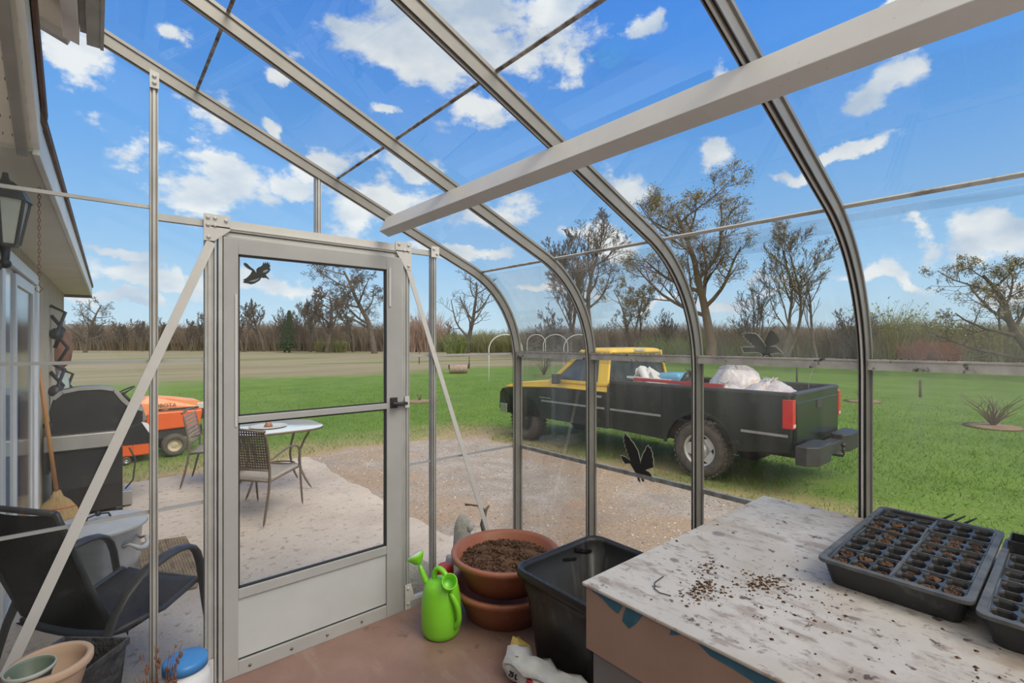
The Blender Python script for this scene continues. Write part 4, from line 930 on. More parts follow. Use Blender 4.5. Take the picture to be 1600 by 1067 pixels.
fill_tray(None, 'tray at the picture edge', 1.335, -.135, .56, .275, .821, 500, .35, skip=((4, 0), (4, 1)))
pt = thing('plant_pot', 'square black empty pot at the far end of the tray at the picture edge', 'pot', (1.80, .05, .83))
MB().box((0, 0, 0), (.085, .003, .075)).box((0, .082, 0), (.085, .085, .075)).box((0, .003, 0), (.003, .082, .075)).box((.082, .003, 0), (.085, .082, .075)).box((0, 0, 0), (.085, .085, .003)).build('pot_wall', 'tray', pt, bevel=.001)
fk = thing('hand_fork', 'dark hand fork with tines showing behind the far edge of the full tray', 'garden tool', (1.955, .285, .822))
for k in range(3): MB().tube([(0, (k - 1) * .022 - .02, .02), (.01, (k - 1) * .024 - .02, .055), (.004, (k - 1) * .024 - .05, .082)], [.004, .004, .002], n=6).build('tine', 'black_iron', fk)
MB().tube([(0, -.045, .02), (0, .005, .02)], .004, n=6).tube([(0, -.02, .02), (0, .0, .008), (-.0, .12, .010)], [.005, .009, .010], n=8).build('handle', 'black_iron', fk)

# ------------------------------------------------------------------ tubs, tote, can on the floor
def bowl(name, label, cat, loc, R, h, m, soil=None, rt=.012, group=None, lip=.03):
    t = thing(name, label, cat, loc, 0, group)
    r0 = R * .66
    prof = [(r0, 0), (r0 + .02, .004), (R - .035, h * .70), (R - .022, h * .80), (R - .02, h - lip), (R, h - lip + .004), (R + .002, h - .006), (R - .004, h), (R - .02, h), (R - rt * 2.4, h - .012), (R - .035 - rt, h * .7), (r0 - .005, .012), (0.0001, .012)]
    MB().lathe(prof, n=64).build('bowl', m, t)
    if soil:
        q = random.Random(9); rr = R - .045; mb = MB(); n = 36; vs = [(0, 0, soil + .02)]; K = 9
        for k in range(1, K + 1):
            for j in range(n): a = 2 * PI * j / n; r = rr * k / K; vs.append((r * cos(a), r * sin(a), soil + .02 * cos(r / rr * 1.5) + .010 * sin(5 * r * cos(a) * 8) * sin(r * sin(a) * 30) + q.uniform(-.006, .006)))
        fs = [(0, 1 + j, 1 + (j + 1) % n) for j in range(n)] + [(1 + (k - 1) * n + j, 1 + k * n + j, 1 + k * n + (j + 1) % n, 1 + (k - 1) * n + (j + 1) % n) for k in range(1, K) for j in range(n)]
        mb.add(vs, fs, True).build('soil', 'soil', t)
        P = [];
        for _ in range(1500):
            a = q.uniform(0, 2 * PI); r = rr * math.sqrt(q.random()) * .98; P.append((r * cos(a), r * sin(a), soil + .02 * cos(r / rr * 1.5) + .003))
        pebbles('soil_clods', np.array(P), .002, .013, 'crumb', t, kind='stuff')
    return t
bowl('planter_tub', 'terracotta-coloured round tub full of dark soil, stacked on an identical tub', 'planter', (1.655, 2.0, .155), .285, .165, 'terra', soil=.115, group='stacked terracotta tubs')
bowl('planter_tub', 'terracotta-coloured round tub on the floor beneath the soil-filled one', 'planter', (1.655, 2.0, .001), .285, .165, 'terra', group='stacked terracotta tubs')

def rrect(x0, x1, y0, y1, r, z, n=6):
    p = []
    for cx, cy, s0 in ((x1 - r, y1 - r, 0), (x0 + r, y1 - r, PI / 2), (x0 + r, y0 + r, PI), (x1 - r, y0 + r, 1.5 * PI)):
        for k in range(n): a = s0 + PI / 2 * k / (n - 1); p.append((cx + r * cos(a), cy + r * sin(a), z))
    return p
def loft(rings, close0=True, close1=True):
    n = len(rings[0]); vs = [p for r in rings for p in r]; fs = [(k * n + j, k * n + (j + 1) % n, (k + 1) * n + (j + 1) % n, (k + 1) * n + j) for k in range(len(rings) - 1) for j in range(n)]
    if close0: fs.append(tuple(range(n - 1, -1, -1)))
    if close1: fs.append(tuple((len(rings) - 1) * n + j for j in range(n)))
    return MB().add(vs, fs, True)
tt = thing('storage_tote', 'open black plastic storage tote with a scratched dusty inside, between tubs and bench', 'tote', (1.70, 1.43, .001), 0)
W2, D2 = .285, .245
def rr2(s, z, k=0): return rrect(-W2 + s, W2 - s, -D2 + s, D2 - s, max(.02, .07 - s * .3), z)
loft([rr2(.075, 0), rr2(.07, .004), rr2(.035, .30), rr2(.022, .34), rr2(.022, .375), rr2(.006, .38), rr2(.0, .385), rr2(0, .412), rr2(.004, .418), rr2(.018, .418), rr2(.026, .40), rr2(.028, .345), rr2(.042, .335), rr2(.078, .012)]).build('tote_body', 'tote', tt)
mb = MB()
mb.bar((-.05, D2 - .012, .375), (.11, D2 - .035, .345), .01, .02).bar((.11, D2 - .035, .39), (W2 - .04, D2 - .03, .34), .012, .02)
mb.build('handle_grip', 'tote', tt, bevel=.003)
lb = MB().prism([(0, 0), (.05, -.01), (.065, .03), (.05, .07), (.012, .075)], 0, .0012, lambda p, q, t_: (-W2 + .056 - .0 * p - t_, .02 - p, .17 + q)).build('torn_label', 'stone', tt)

wc = thing('watering_can', 'lime green plastic watering can beside the terracotta tubs', 'watering can', (1.285, 2.045, .001), math.radians(-52))
# local x points right as seen from the camera
prof = [(.078, 0), (.086, .006), (.094, .03), (.098, .10), (.094, .17), (.086, .215), (.080, .235), (.066, .25), (.035, .262), (.0001, .266)]
MB().lathe(prof, n=40, sx=1.0, sy=1.0).build('body', 'lime', wc)
MB().lathe([(.0001, -.002), (.024, -.002), (.026, .0), (.032, .05), (.036, .053), (.0375, .05), (.034, -.004), (.028, -.05)], n=24, m=Matrix.Translation((.052, -.045, .262)) @ Matrix.Rotation(math.radians(52), 4, (.9, .45, 0))).build('filler_neck', 'lime', wc)
MB().tube([(-.035, .0, .245), (-.04, -.0, .29), (-.015, -.01, .325), (.02, -.02, .31), (.045, -.035, .28)], [.013, .014, .014, .014, .015], n=12).build('top_handle', 'lime', wc, sub=1)
MB().tube([(.060, -.06, .235), (.10, -.065, .19), (.112, -.06, .13), (.105, -.05, .08), (.075, -.04, .055)], [.012, .014, .014, .014, .016], n=12).build('rear_handle', 'lime', wc, sub=1)
MB().tube([(-.06, .0, .21), (-.095, .0, .27), (-.115, .0, .325)], [.019, .013, .012], n=12).build('spout', 'lime', wc, sub=1)
ro = Matrix.Translation((-.118, 0, .328)) @ Matrix.Rotation(math.radians(-28), 4, 'Y')
MB().lathe([(.012, -.006), (.02, .0), (.040, .028), (.043, .034), (.043, .040), (.040, .043)], n=28, m=ro).build('rose', 'lime', wc)
MB().lathe([(.0001, .046), (.02, .045), (.036, .043), (.036, .041)], n=28, m=ro).build('rose_face', 'white_plastic', wc)
jb = thing('bottle', 'green bottle with a ribbed red cap behind the watering can', 'bottle', (1.415, 2.215, .001))
MB().lathe([(.05, 0), (.052, .01), (.052, .13), (.045, .16), (.03, .175), (.03, .185), (.0001, .185)], n=24).build('bottle_body', 'green_bottle', jb)
mb = MB().lathe([(.0001, .232), (.036, .232), (.040, .226), (.042, .18), (.0001, .18)], n=24)
for k in range(20):
    a = 2 * PI * k / 20; mb.box((-.003, .040, .182), (.003, .0445, .222), Matrix.Rotation(a, 4, 'Z'))
mb.build('cap', 'red_cap', jb)
wj = thing('jar', 'white plastic jar with a bright blue screw lid at the door post', 'jar', (.258, 2.215, .001))
MB().lathe([(.075, 0), (.082, .006), (.084, .03), (.084, .14), (.078, .165), (.068, .178), (.068, .19), (.0001, .19)], n=40).build('jar_body', 'white_plastic', wj)
MB().lathe([(.0001, .222), (.066, .222), (.072, .218), (.074, .21), (.074, .188), (.0001, .188)], n=40).build('lid', 'blue_cap', wj)
gl = thing('stone_disc', 'pale round weathered stone standing outside against the glass behind the watering can', 'stone', (1.62, 2.88, -.25))
MB().ball((0, 0, .11), .11, nu=24, nv=16, jit=.01, sc=(1, .35, 1)).build('disc', 'stone', gl)
st = thing('garden_statue', 'small worn hooded stone figure outside the glass beyond the tubs', 'statue', (1.93, 2.80, -.262))
MB().lathe([(.085, 0), (.09, .03), (.075, .15), (.062, .28), (.058, .36), (.055, .42), (.04, .46), (.02, .485), (.0001, .49)], n=18, sx=1.15, sy=.8).build('draped_body', 'stone', st, sub=1)
MB().ball((.035, -.035, .40), .03, nu=10, nv=8).build('face', 'stone', st)
dw = thing('driftwood', 'crooked bare stick standing outside beside the stone figure', 'stick', (2.04, 2.72, -.31))
MB().tube([(0, 0, 0), (-.01, 0, .25), (.02, .0, .40), (.0, .0, .46), (.03, 0, .55), (.06, 0, .58)], [.02, .022, .018, .016, .012, .007], n=7).tube([(.03, 0, .55), (-.04, 0, .60), (-.10, 0, .62), (-.14, .0, .63)], [.010, .007, .006, .009], n=6).build('branch', 'bark_warm', dw)
gb = thing('glass_bottle', 'dark glass bottle leaning outside beyond the red-capped bottle', 'bottle', (1.52, 2.50, -.25))
gb.rotation_euler = (.1, .25, 0)
MB().lathe([(.035, 0), (.037, .01), (.037, .20), (.014, .27), (.014, .33), (.03, .36), (.032, .40), (.0001, .415)], n=20).build('bottle_body', 'grey_pane', gb)

bg = thing('soil_bag', 'crumpled white and yellow potting-mix bag lying against the black tote', 'bag', (1.385, 1.385, .001), math.radians(-82))
q = random.Random(2); nx, ny = 30, 26; top = []; vs = []; fs = []
Lb, Rb = .48, .045
for i in range(nx + 1):
    x = -Lb / 2 + Lb * i / nx; k = min(1, (i + .5) / 3) ** .5; 
    for j in range(ny):
        a = 2 * PI * j / ny; w = 1 + .10 * sin(3 * a + x * 30) + .06 * sin(x * 70 + a * 2) + q.uniform(-.03, .03)
        vs.append((x + .01 * sin(a * 3), Rb * 1.3 * k * w * cos(a), Rb * (1 + max(-.96, sin(a) * k * w))))
fs = [(i * ny + j, (i + 1) * ny + j, (i + 1) * ny + (j + 1) % ny, i * ny + (j + 1) % ny) for i in range(nx) for j in range(ny)] + [tuple(range(ny)), tuple(nx * ny + j for j in range(ny - 1, -1, -1))]
MB().add(vs, fs, True).build('bag_body', 'bag_white', bg)
mb = MB(); vs = []
for i in range(9):
    for j in range(5):
        vs.append((-Lb / 2 + .02 + i * .045 + .012 * sin(j * 2.2 + i), .045 - j * .026 + .010 * sin(i * 1.9), .092 + .014 * sin(j * .9 + .4) + .012 * sin(i * 2.1 + j)))
mb.add(vs, [(i * 5 + j, (i + 1) * 5 + j, (i + 1) * 5 + j + 1, i * 5 + j + 1) for i in range(8) for j in range(4)], True)
o = mb.build('torn_flap', 'bag_white', bg); s_ = o.modifiers.new('thickness', 'SOLIDIFY'); s_.thickness = .002
mb = MB(); vs = []
for i in range(6):
    for j in range(4): vs.append((-Lb / 2 - .02 + i * .02 + .01 * j, .075 - j * .028 + .008 * sin(i * 2.), .075 + .03 * (1 - i / 5) + .02 * sin(j * 1.7 + i * .6)))
mb.add(vs, [(i * 4 + j, (i + 1) * 4 + j, (i + 1) * 4 + j + 1, i * 4 + j + 1) for i in range(5) for j in range(3)], True)
o = mb.build('yellow_lining', 'bag_yellow', bg); s_ = o.modifiers.new('thickness', 'SOLIDIFY'); s_.thickness = .002
fr_ = Matrix.Translation((-.15, -.064, .052)) @ Matrix.Rotation(math.radians(72), 4, 'X')
text_mesh('print_volume', '25 L', .026, 'ink', bg, fr_, extrude=.004)
MB().box((-.085, -.062, .026), (-.045, -.045, .066)).build('print_square', 'red_ink', bg, bevel=.006)
text_mesh('print_mark', 'CP', .022, 'bag_white', bg, Matrix.Translation((-.065, -.0632, .046)) @ Matrix.Rotation(PI / 2, 4, 'X'), extrude=.001)

# pots at the near left
tb = thing('plant_bowl', 'tan plastic bowl at the lower left with a smaller green pot in it', 'bowl', (-.102, 1.94, .402))
MB().lathe([(.058, 0), (.070, .01), (.086, .07), (.087, .073), (.096, .075), (.098, .080), (.098, .094), (.095, .098), (.084, .098), (.081, .094), (.078, .07), (.062, .014), (.0001, .014)], n=48).build('bowl', 'tan_plastic', tb)
MB().lathe([(.0001, .028), (.03, .026), (.066, .022)], n=24, cap=False).build('soil', 'soil', tb)
stl = thing('plant_stand', 'slim dark stand beneath the tan bowl at the lower left', 'stand', (-.102, 1.935, 0))
MB().box((-.05, -.06, .385), (.06, .045, .40)).build('shelf', 'bench_grey', stl)
for a, b in ((-.045, -.055), (.035, -.055), (-.045, .02), (.035, .02)): MB().box((a, b, .001), (a + .02, b + .02, .385)).build('leg', 'bench_grey', stl)
gp = thing('plant_pot', 'dark green round pot with a pale outside standing in the tan bowl', 'pot', (-.140, 1.905, .432))
MB().lathe([(.030, 0), (.051, .075), (.0535, .077), (.0535, .083), (.051, .084), (.049, .077), (.028, .004), (.0001, .004)], n=40).build('pot_wall', 'sage_pot', gp)
MB().lathe([(.0535, .072), (.0555, .078), (.0555, .083), (.0535, .085), (.0515, .083), (.0525, .079), (.0515, .072), (.0535, .072)], n=40, cap=False).build('rim', 'pale_edge', gp)
pl = thing('square_planter', 'black square planter with swirling relief, right of the tan bowl', 'planter', (-.076, 2.172, .001), math.radians(48.5))
def sq(a, z): return [(a, a, z), (-a, a, z), (-a, -a, z), (a, -a, z)]
mb = MB(); rg = [sq(.085, .0), sq(.112, .355), sq(.119, .357), sq(.119, .38), sq(.112, .38), sq(.106, .36), sq(.08, .08)]
mb.add([p for r in rg for p in r], [(k * 4 + j, k * 4 + (j + 1) % 4, (k + 1) * 4 + (j + 1) % 4, (k + 1) * 4 + j) for k in range(len(rg) - 1) for j in range(4)] + [(3, 2, 1, 0), (24, 25, 26, 27)]).build('planter_wall', 'planter', pl, bevel=.002)
dp = thing('dried_plant', 'dead reddish-brown plant stalks between the square planter and the jar', 'plant', (.165, 2.10, .001))
mb, ml = MB(), MB(); q = random.Random(5)
for k in range(16):
    a = q.uniform(0, 2 * PI); h = q.uniform(.14, .25); x, y = .05 * cos(a), .05 * sin(a); P = [(x * .3, y * .3, .09), (x * .8, y * .8, .09 + h * .5), (x * 1.3 + q.uniform(-.01, .01), y * 1.3, .09 + h)]
    mb.tube(P, [.0022, .0018, .001], n=4)
    for _ in range(6): t_ = q.uniform(.4, 1); ml.ball((P[1][0] + (P[2][0] - P[1][0]) * (t_ * 2 - 1 if t_ > .5 else 0) + q.uniform(-.01, .01), P[1][1] + q.uniform(-.012, .012), .09 + h * t_), q.uniform(.003, .008), nu=5, nv=4, sc=(.6, .6, 1.5))
mb.build('stalk', 'dead', dp, recalc=False); ml.build('dry_leaves', 'dead', dp, recalc=False, kind='stuff')
MB().lathe([(.04, 0), (.055, .09), (.058, .092), (.058, .1), (.05, .098), (.038, .01), (.0001, .01)], n=24).build('pot', 'tan_plastic', dp)

# ------------------------------------------------------------------ house
HA = -math.radians(.9)
hs = thing('house', 'house with beige ribbed siding, beige soffit and white fascia at the left', 'house', (-.457, 2.35, 0), HA)
mb = MB().box((-3, -4, -.42), (-.012, 6.65, 2.10))
y = -1.5
while y < 6.62:
    mb.box((-.012, y, -.38), (.0, y + .055, 2.08)); mb.box((0, y + .055, -.38), (.010, y + .072, 2.08)); y += .127
mb.build('wall', 'siding', hs)
MB().box((-.02, 6.58, -.42), (.02, 6.67, 2.08)).build('corner_board', 'siding', hs)
MB().box((-.02, .05, 2.085), (.285, 6.95, 2.10)).build('soffit', 'soffit', hs)
MB().box((.285, .05, 2.075), (.305, 6.97, 2.215)).build('fascia', 'fascia', hs, bevel=.003)
MB().box((.303, .05, 2.195), (.318, 6.98, 2.222)).box((-.05, 6.95, 2.045), (.305, 6.975, 2.09)).build('drip_edge', 'brown_trim', hs)
MB().prism([(.32, 2.225), (-3, 3.4), (-3, 3.36), (.29, 2.19)], .05, 6.98, lambda p, q, t: (p, t, q)).build('roof', 'brown_trim', hs)
# the rising gable piece close to the greenhouse
def rake(p, q, w, h, m, nm): MB().bar(p, q, w, h).build(nm, m, hs, bevel=.003)
MB().prism([(.03, 2.09), (-.75, 2.75), (-.75, 2.77), (.03, 2.11)], -.02, .285, lambda p, q, t: (t, p, q)).build('soffit_rising', 'soffit_holes', hs)
rake((.292, .10, 2.16), (.286, -.85, 2.93), .03, .17, 'fascia', 'rake_board'); rake((.316, .10, 2.22), (.310, -.85, 2.99), .012, .06, 'brown_trim', 'rake_trim')
rake((.262, .06, 2.075), (.252, -.80, 2.76), .03, .03, 'steel', 'bent_flashing')
# sliding door on the house wall
def hb(a, b, c, d, x0, x1, m, nm, **k): return MB().box((x0, a, c), (x1, b, d)).build(nm, m, hs, **k)
sd = MB()
for a, b, c, d in ((1.55, 3.32, 1.88, 1.96), (3.21, 3.32, -.2, 1.88), (1.5, 1.6, -.2, 1.88), (1.55, 3.32, -.25, -.2)): sd.box((-.01, a, c), (.045, b, d))
sd = sd.build('sliding_door_frame', 'white_frame', hs, bevel=.004)
mb = MB()
for a, b, c, d in ((3.02, 3.12, -.2, 1.86), (2.12, 2.18, -.2, 1.86), (2.18, 3.02, 1.79, 1.86), (2.18, 3.02, -.2, -.08)): mb.box((-.005, a, c), (.032, b, d))
mb.build('sash', 'white_frame', sd, bevel=.003)
MB().box((.013, 2.18, -.08), (.018, 3.02, 1.79)).build('screen_pane', 'dark_pane', sd)
MB().box((.013, 1.6, -.2), (.018, 2.12, 1.88)).build('glass_pane', 'grey_pane', sd)
MB().box((.013, 3.12, -.2), (.020, 3.21, 1.88)).build('side_panel', 'white_frame', sd)

# lantern
la = thing('wall_lantern', 'black wall lantern with pale glass hanging on the house at the left edge', 'lantern', (-.262, 2.66, 1.76), math.radians(20))
def hexa(r, z, n=6): return [(r * cos(2 * PI * k / n), r * sin(2 * PI * k / n), z) for k in range(n)]
rings = [hexa(.075, .20), hexa(.080, .195), hexa(.060, .235), hexa(.035, .262), hexa(.012, .275), hexa(.008, .30)]
m_ = loft(rings); m_.sm = [False] * len(m_.f); m_.build('roof', 'black_iron', la)
mb = loft([hexa(.035, .02), hexa(.040, .03)]); mb.sm = [False] * len(mb.f)
for k in range(6):
    a = 2 * PI * k / 6; mb.bar((.040 * cos(a), .040 * sin(a), .03), (.070 * cos(a), .070 * sin(a), .197), .008, .008)
mb.tube([(0, 0, .02), (0, 0, -.03), (-.03, 0, -.08), (-.10, 0, -.10), (-.17, 0, -.09)], [.016, .012, .010, .010, .012]).ball((0, 0, -.045), .018)
mb.box((-.19, -.045, -.17), (-.165, .045, .0))
mb.build('frame', 'black_iron', la)
m_ = loft([hexa(.036, .031), hexa(.066, .196)], False, False); m_.sm = [False] * 6; m_.build('lamp_glass', 'lamp_glass', la)
MB().lathe([(.014, .03), (.014, .10), (.006, .13), (.0001, .135)], n=12).build('candle', 'white_plastic', la)

# chain hanging from the eave
ch = thing('hanging_chain', 'rusty chain with a hook hanging from the eave in front of the siding', 'chain', (-.185, 2.90, 2.08))
mb = MB(); n = 24
for k in range(n):
    z = -.01 - k * .0165; mx = Matrix.Translation((0, 0, z)) @ Matrix.Rotation(PI / 2 * (k % 2), 4, 'Z')
    mb.tube([mx @ Vector((.0045 * cos(a), 0, .010 * sin(a))) for a in np.linspace(0, 2 * PI, 9)], .0016, n=5)
mb.build('links', 'rust', ch)
MB().tube([(0, 0, -.405), (.0, 0, -.42), (.012, 0, -.435), (.0, 0, -.45), (-.012, 0, -.44), (-.01, 0, -.43)], .0022, n=6).build('hook', 'rust', ch)

# metal pieces hung on the house near its corner
def hung(nm, lab, cat, Y, z, fn):
    x = -.457 + .0158 * (Y - 2.35) + .012
    t = thing(nm, lab, cat, (x, Y, z), HA); fn(t); return t
def disc(r, m, ry=1, th=.02, nm='plate'):
    def f(t): MB().lathe([(.0001, th), (r * .7, th * .7), (r, .0), (r, -.006), (.0001, -.006)], n=28, m=Matrix.Translation((.03, 0, 0)) @ Matrix.Rotation(PI / 2, 4, 'Y') @ Matrix.Diagonal((ry, 1, 1, 1)) @ Matrix.Rotation(.2, 4, 'X')).build(nm, m, t)
    return f
hung('metal_plate', 'rust-brown oval metal plate hung on the siding near the house corner', 'wall ornament', 7.9, 1.33, disc(.17, 'rust', 1.5, .12))
hung('metal_plate', 'pale green enamel plate hung below the rusty oval', 'wall ornament', 8.05, .86, disc(.14, 'pale_green', 1.5, .08))
hung('metal_plate', 'copper-coloured plate hung low on the siding above the grill', 'wall ornament', 7.6, .35, disc(.17, 'copper', 1.6, .14))
hung('wall_clock', 'round white dial hung behind the broom handle', 'clock', 6.55, .28, disc(.13, 'white_plastic', 1.2, .03, 'dial'))
def bracket(t):
    mb = MB().tube([(.0, 0, .35), (.12, 0, .28), (.05, 0, .05), (.14, 0, -.1), (.04, 0, -.3)], .018, n=6).tube([(.0, .1, .25), (.1, .12, .1), (.03, .1, -.1)], .02, n=6).ball((.05, .02, .05), .06, jit=.3)
    mb.build('scroll', 'black_iron', t)
hung('iron_bracket', 'black twisted iron bracket uppermost on the siding by the house corner', 'wall ornament', 7.1, 1.45, bracket)
hung('iron_bracket', 'black twisted iron bracket below the rusty oval on the siding', 'wall ornament', 7.0, .85, bracket)
hung('iron_bracket', 'black iron scroll lowest on the siding behind the grill', 'wall ornament', 7.1, .35, bracket)
hung('metal_sculpture', 'brown iron ornament standing out at the house corner above the grill', 'wall ornament', 8.5, .72, bracket)

# broom
br = thing('corn_broom', 'corn broom with a varnished orange handle leaning beside the sliding door', 'broom', (-.272, 6.12, PATIO_Z + .005))
MB().tube([(0, 0, .27), (-.05, -.16, .85), (-.098, -.32, 1.43)], [.017, .016, .015], n=12).build('handle', 'broom_wood', br)
mb = MB(); rings = []
for z, w, d in ((0, .17, .055), (.04, .165, .052), (.12, .14, .048), (.20, .09, .04), (.24, .045, .035), (.30, .024, .024)):
    rings.append([(w * cos(2 * PI * k / 28) * (1 + .03 * (k % 2)), d * sin(2 * PI * k / 28), z + (.010 * (k % 3) if z == 0 else 0)) for k in range(28)])
loft(rings).build('bristles', 'broom_straw', br)
MB().tube([(-.135 + .01 * k, -.054 + .0005 * k, .14) for k in range(2)], .002).tube([(.1 * cos(a) * 1.32, .042 * sin(a) * 1.15, .14) for a in np.linspace(0, 2 * PI, 24)], .004, n=5).build('binding', 'red_cap', br)

# gas grill
gr = thing('gas_grill', 'black gas grill with a domed lid and steel shelf on the patio by the house', 'grill', (0, 6.38, PATIO_Z + .001))
MB().box((-.31, -.24, .05), (.20, .24, .64)).box((-.33, -.26, .0), (-.27, -.2, .06)).box((.14, -.26, .0), (.2, -.2, .06)).build('cabinet', 'bbq', gr, bevel=.008)
mb = MB()
for k in range(5): mb.box((-.10, -.247, .30 + k * .022), (.08, -.240, .309 + k * .022))
mb.build('vent', 'gasket', gr)
MB().box((-.36, -.30, .665), (.19, .26, .80)).build('shelf', 'steel', gr, bevel=.006)
MB().box((.20, -.10, .02), (.28, .1, .16)).build('drip_box', 'steel', gr, bevel=.004)
prof = [(-.31, .80), (-.33, 1.02), (-.30, 1.14), (-.24, 1.20), (-.12, 1.225), (.04, 1.225), (.14, 1.20), (.20, 1.10), (.26, 1.03), (.36, .985), (.36, .86), (.30, .80)]
MB().prism(prof, -.22, .22, lambda p, q, t: (p, t, q)).build('lid', 'bbq', gr, bevel=.012)
pr2 = [(p, q) for p, q in prof[1:10]]
mb = MB()
for (a, b) in zip(pr2[1:-1], pr2[2:]): mb.bar((a[0], -.228, a[1]), (b[0], -.228, b[1]), .022, .034)
mb.build('lid_trim', 'steel', gr)
MB().box((-.35, -.24, .86), (-.31, -.19, .93)).tube([(-.37, -.21, .9), (-.30, -.21, .9)], .02).build('hinge', 'black_iron', gr)
MB().prism([(.20, .80), (.36, .86), (.49, .70), (.46, .64), (.20, .64)], -.24, .15, lambda p, q, t: (p, t, q)).build('side_table', 'bbq', gr, bevel=.006)
MB().prism([(.345, .865), (.39, .85), (.475, .745), (.42, .725)], -.252, -.243, lambda p, q, t: (p, t, q)).build('sticker', 'white_plastic', gr)
MB().tube([(.25, -.24, .62), (.30, -.25, .5), (.28, -.25, .3), (.22, -.24, .22)], .008, n=6).build('hose', 'gasket', gr)

# galvanised bin
gc = thing('garbage_can', 'galvanised steel garbage can with its lid on, standing on the patio', 'bin', (.01, 3.98, PATIO_Z + .001))
mb = MB(); n = 72; rings = []
for z, r in ((0, .185), (.015, .19), (.03, .185), (.28, .205), (.30, .212), (.32, .205), (.50, .222), (.52, .232), (.53, .232)):
    rings.append([((r + (.004 * cos(k * PI / 3) if .03 < z < .5 else 0)) * cos(2 * PI * k / n), (r + (.004 * cos(k * PI / 3) if .03 < z < .5 else 0)) * sin(2 * PI * k / n), z) for k in range(n)])
loft(rings).build('can_body', 'galv', gc)
MB().lathe([(.0001, .565), (.06, .565), (.10, .56), (.13, .562), (.15, .556), (.22, .545), (.238, .542), (.248, .54), (.250, .515), (.244, .512)], n=64).build('lid', 'galv_pale', gc)
MB().tube([(-.06, -.03, .563), (-.05, -.02, .59), (.0, .0, .60), (.05, .02, .59), (.06, .03, .563)], .006, n=8).ball((.0, 0, .60), .016).build('lid_handle', 'black_iron', gc)
ha = Matrix.Rotation(math.radians(-38), 4, 'Z')
for s in (ha, ha @ Matrix.Rotation(PI, 4, 'Z')):
    MB().tube([s @ Vector(p) for p in ((.205, -.075, .42), (.24, -.07, .435), (.275, -.04, .40), (.28, 0, .39), (.275, .04, .40), (.24, .07, .435), (.205, .075, .42))], [.008, .008, .015, .017, .015, .008, .008], n=10).build('handle', 'galv_pale', gc)

dm = thing('doormat', 'worn brown ribbed doormat lying on the patio behind the bin', 'mat', (0, 0, PATIO_Z + .002))
P = [(.235, 5.08), (.585, 4.98), (.60, 4.2), (.52, 3.9), (.26, 3.93)]
mb = MB().prism(P, 0, .012, lambda p, q, t: (p, q, t)); mb.build('pile', 'mat_brown', dm, bevel=.003)
mb = MB()
for k in range(17): mb.box((.255 + k * .0185, 3.97 + .0 * k, .012), (.262 + k * .0185, 5.03 - k * .005, .0165))
mb.build('ribs', 'mat_brown', dm, kind='stuff')

# black sling chair just outside the glass
sc_ = thing('sling_chair', 'black sling patio chair just outside the glass at the lower left', 'chair', (.02, 3.04, PATIO_Z + .001), math.radians(37))
# local +x is where the chair faces
W = .25
def sheet(nm, prof, w0, w1, m, parent, th=.004):
    k = len(prof); vs = []; J = 7
    for i, (x, z) in enumerate(prof):
        for j in range(J): y_ = -w0 + (w0 + w1) * j / (J - 1); vs.append((x, y_, z - .02 * cos((j / (J - 1) - .5) * PI)))
    o = MB().add(vs, [(i * J + j, (i + 1) * J + j, (i + 1) * J + j + 1, i * J + j + 1) for i in range(k - 1) for j in range(J - 1)], True).build(nm, m, parent)
    s = o.modifiers.new('thickness', 'SOLIDIFY'); s.thickness = th; return o
sheet('backrest', [(-.36, .985), (-.34, .93), (-.24, .65), (-.16, .42)], W, W, 'sling', sc_)
sheet('seat', [(-.18, .40), (-.08, .37), (.10, .38), (.28, .42), (.34, .42), (.36, .38)], W, W, 'sling', sc_)
for s in (-1, 1):
    MB().tube([(-.365, s * W, .995), (-.34, s * W, .93), (-.24, s * W, .65), (-.15, s * W, .42)], .014, n=8, flat=.8).build('back_rail', 'chair_black', sc_)
    MB().tube([(-.16, s * W, .40), (.10, s * W, .38), (.30, s * W, .43), (.36, s * W, .38)], .013, n=8).build('seat_rail', 'chair_black', sc_)
    MB().tube([(-.30, s * (W + .03), .0), (-.26, s * (W + .03), .16), (-.20, s * (W + .03), .42), (-.12, s * (W + .03), .56), (.0, s * (W + .03), .63), (.16, s * (W + .03), .655), (.24, s * (W + .03), .63), (.28, s * (W + .03), .55), (.30, s * (W + .03), .35), (.36, s * (W + .03), .0)], [.020, .020, .024, .032, .036, .036, .034, .028, .025, .022], n=8, flat=.5).build('armrest', 'chair_black', sc_, sub=1)
MB().tube([(.37, -W, .385), (.37, W, .385)], .012, n=8).tube([(-.27, -W - .03, .14), (-.27, W + .03, .14)], .012, n=8).tube([(-.37, -W, .995), (-.37, W, .995)], .013, n=8).build('crossbar', 'chair_black', sc_)

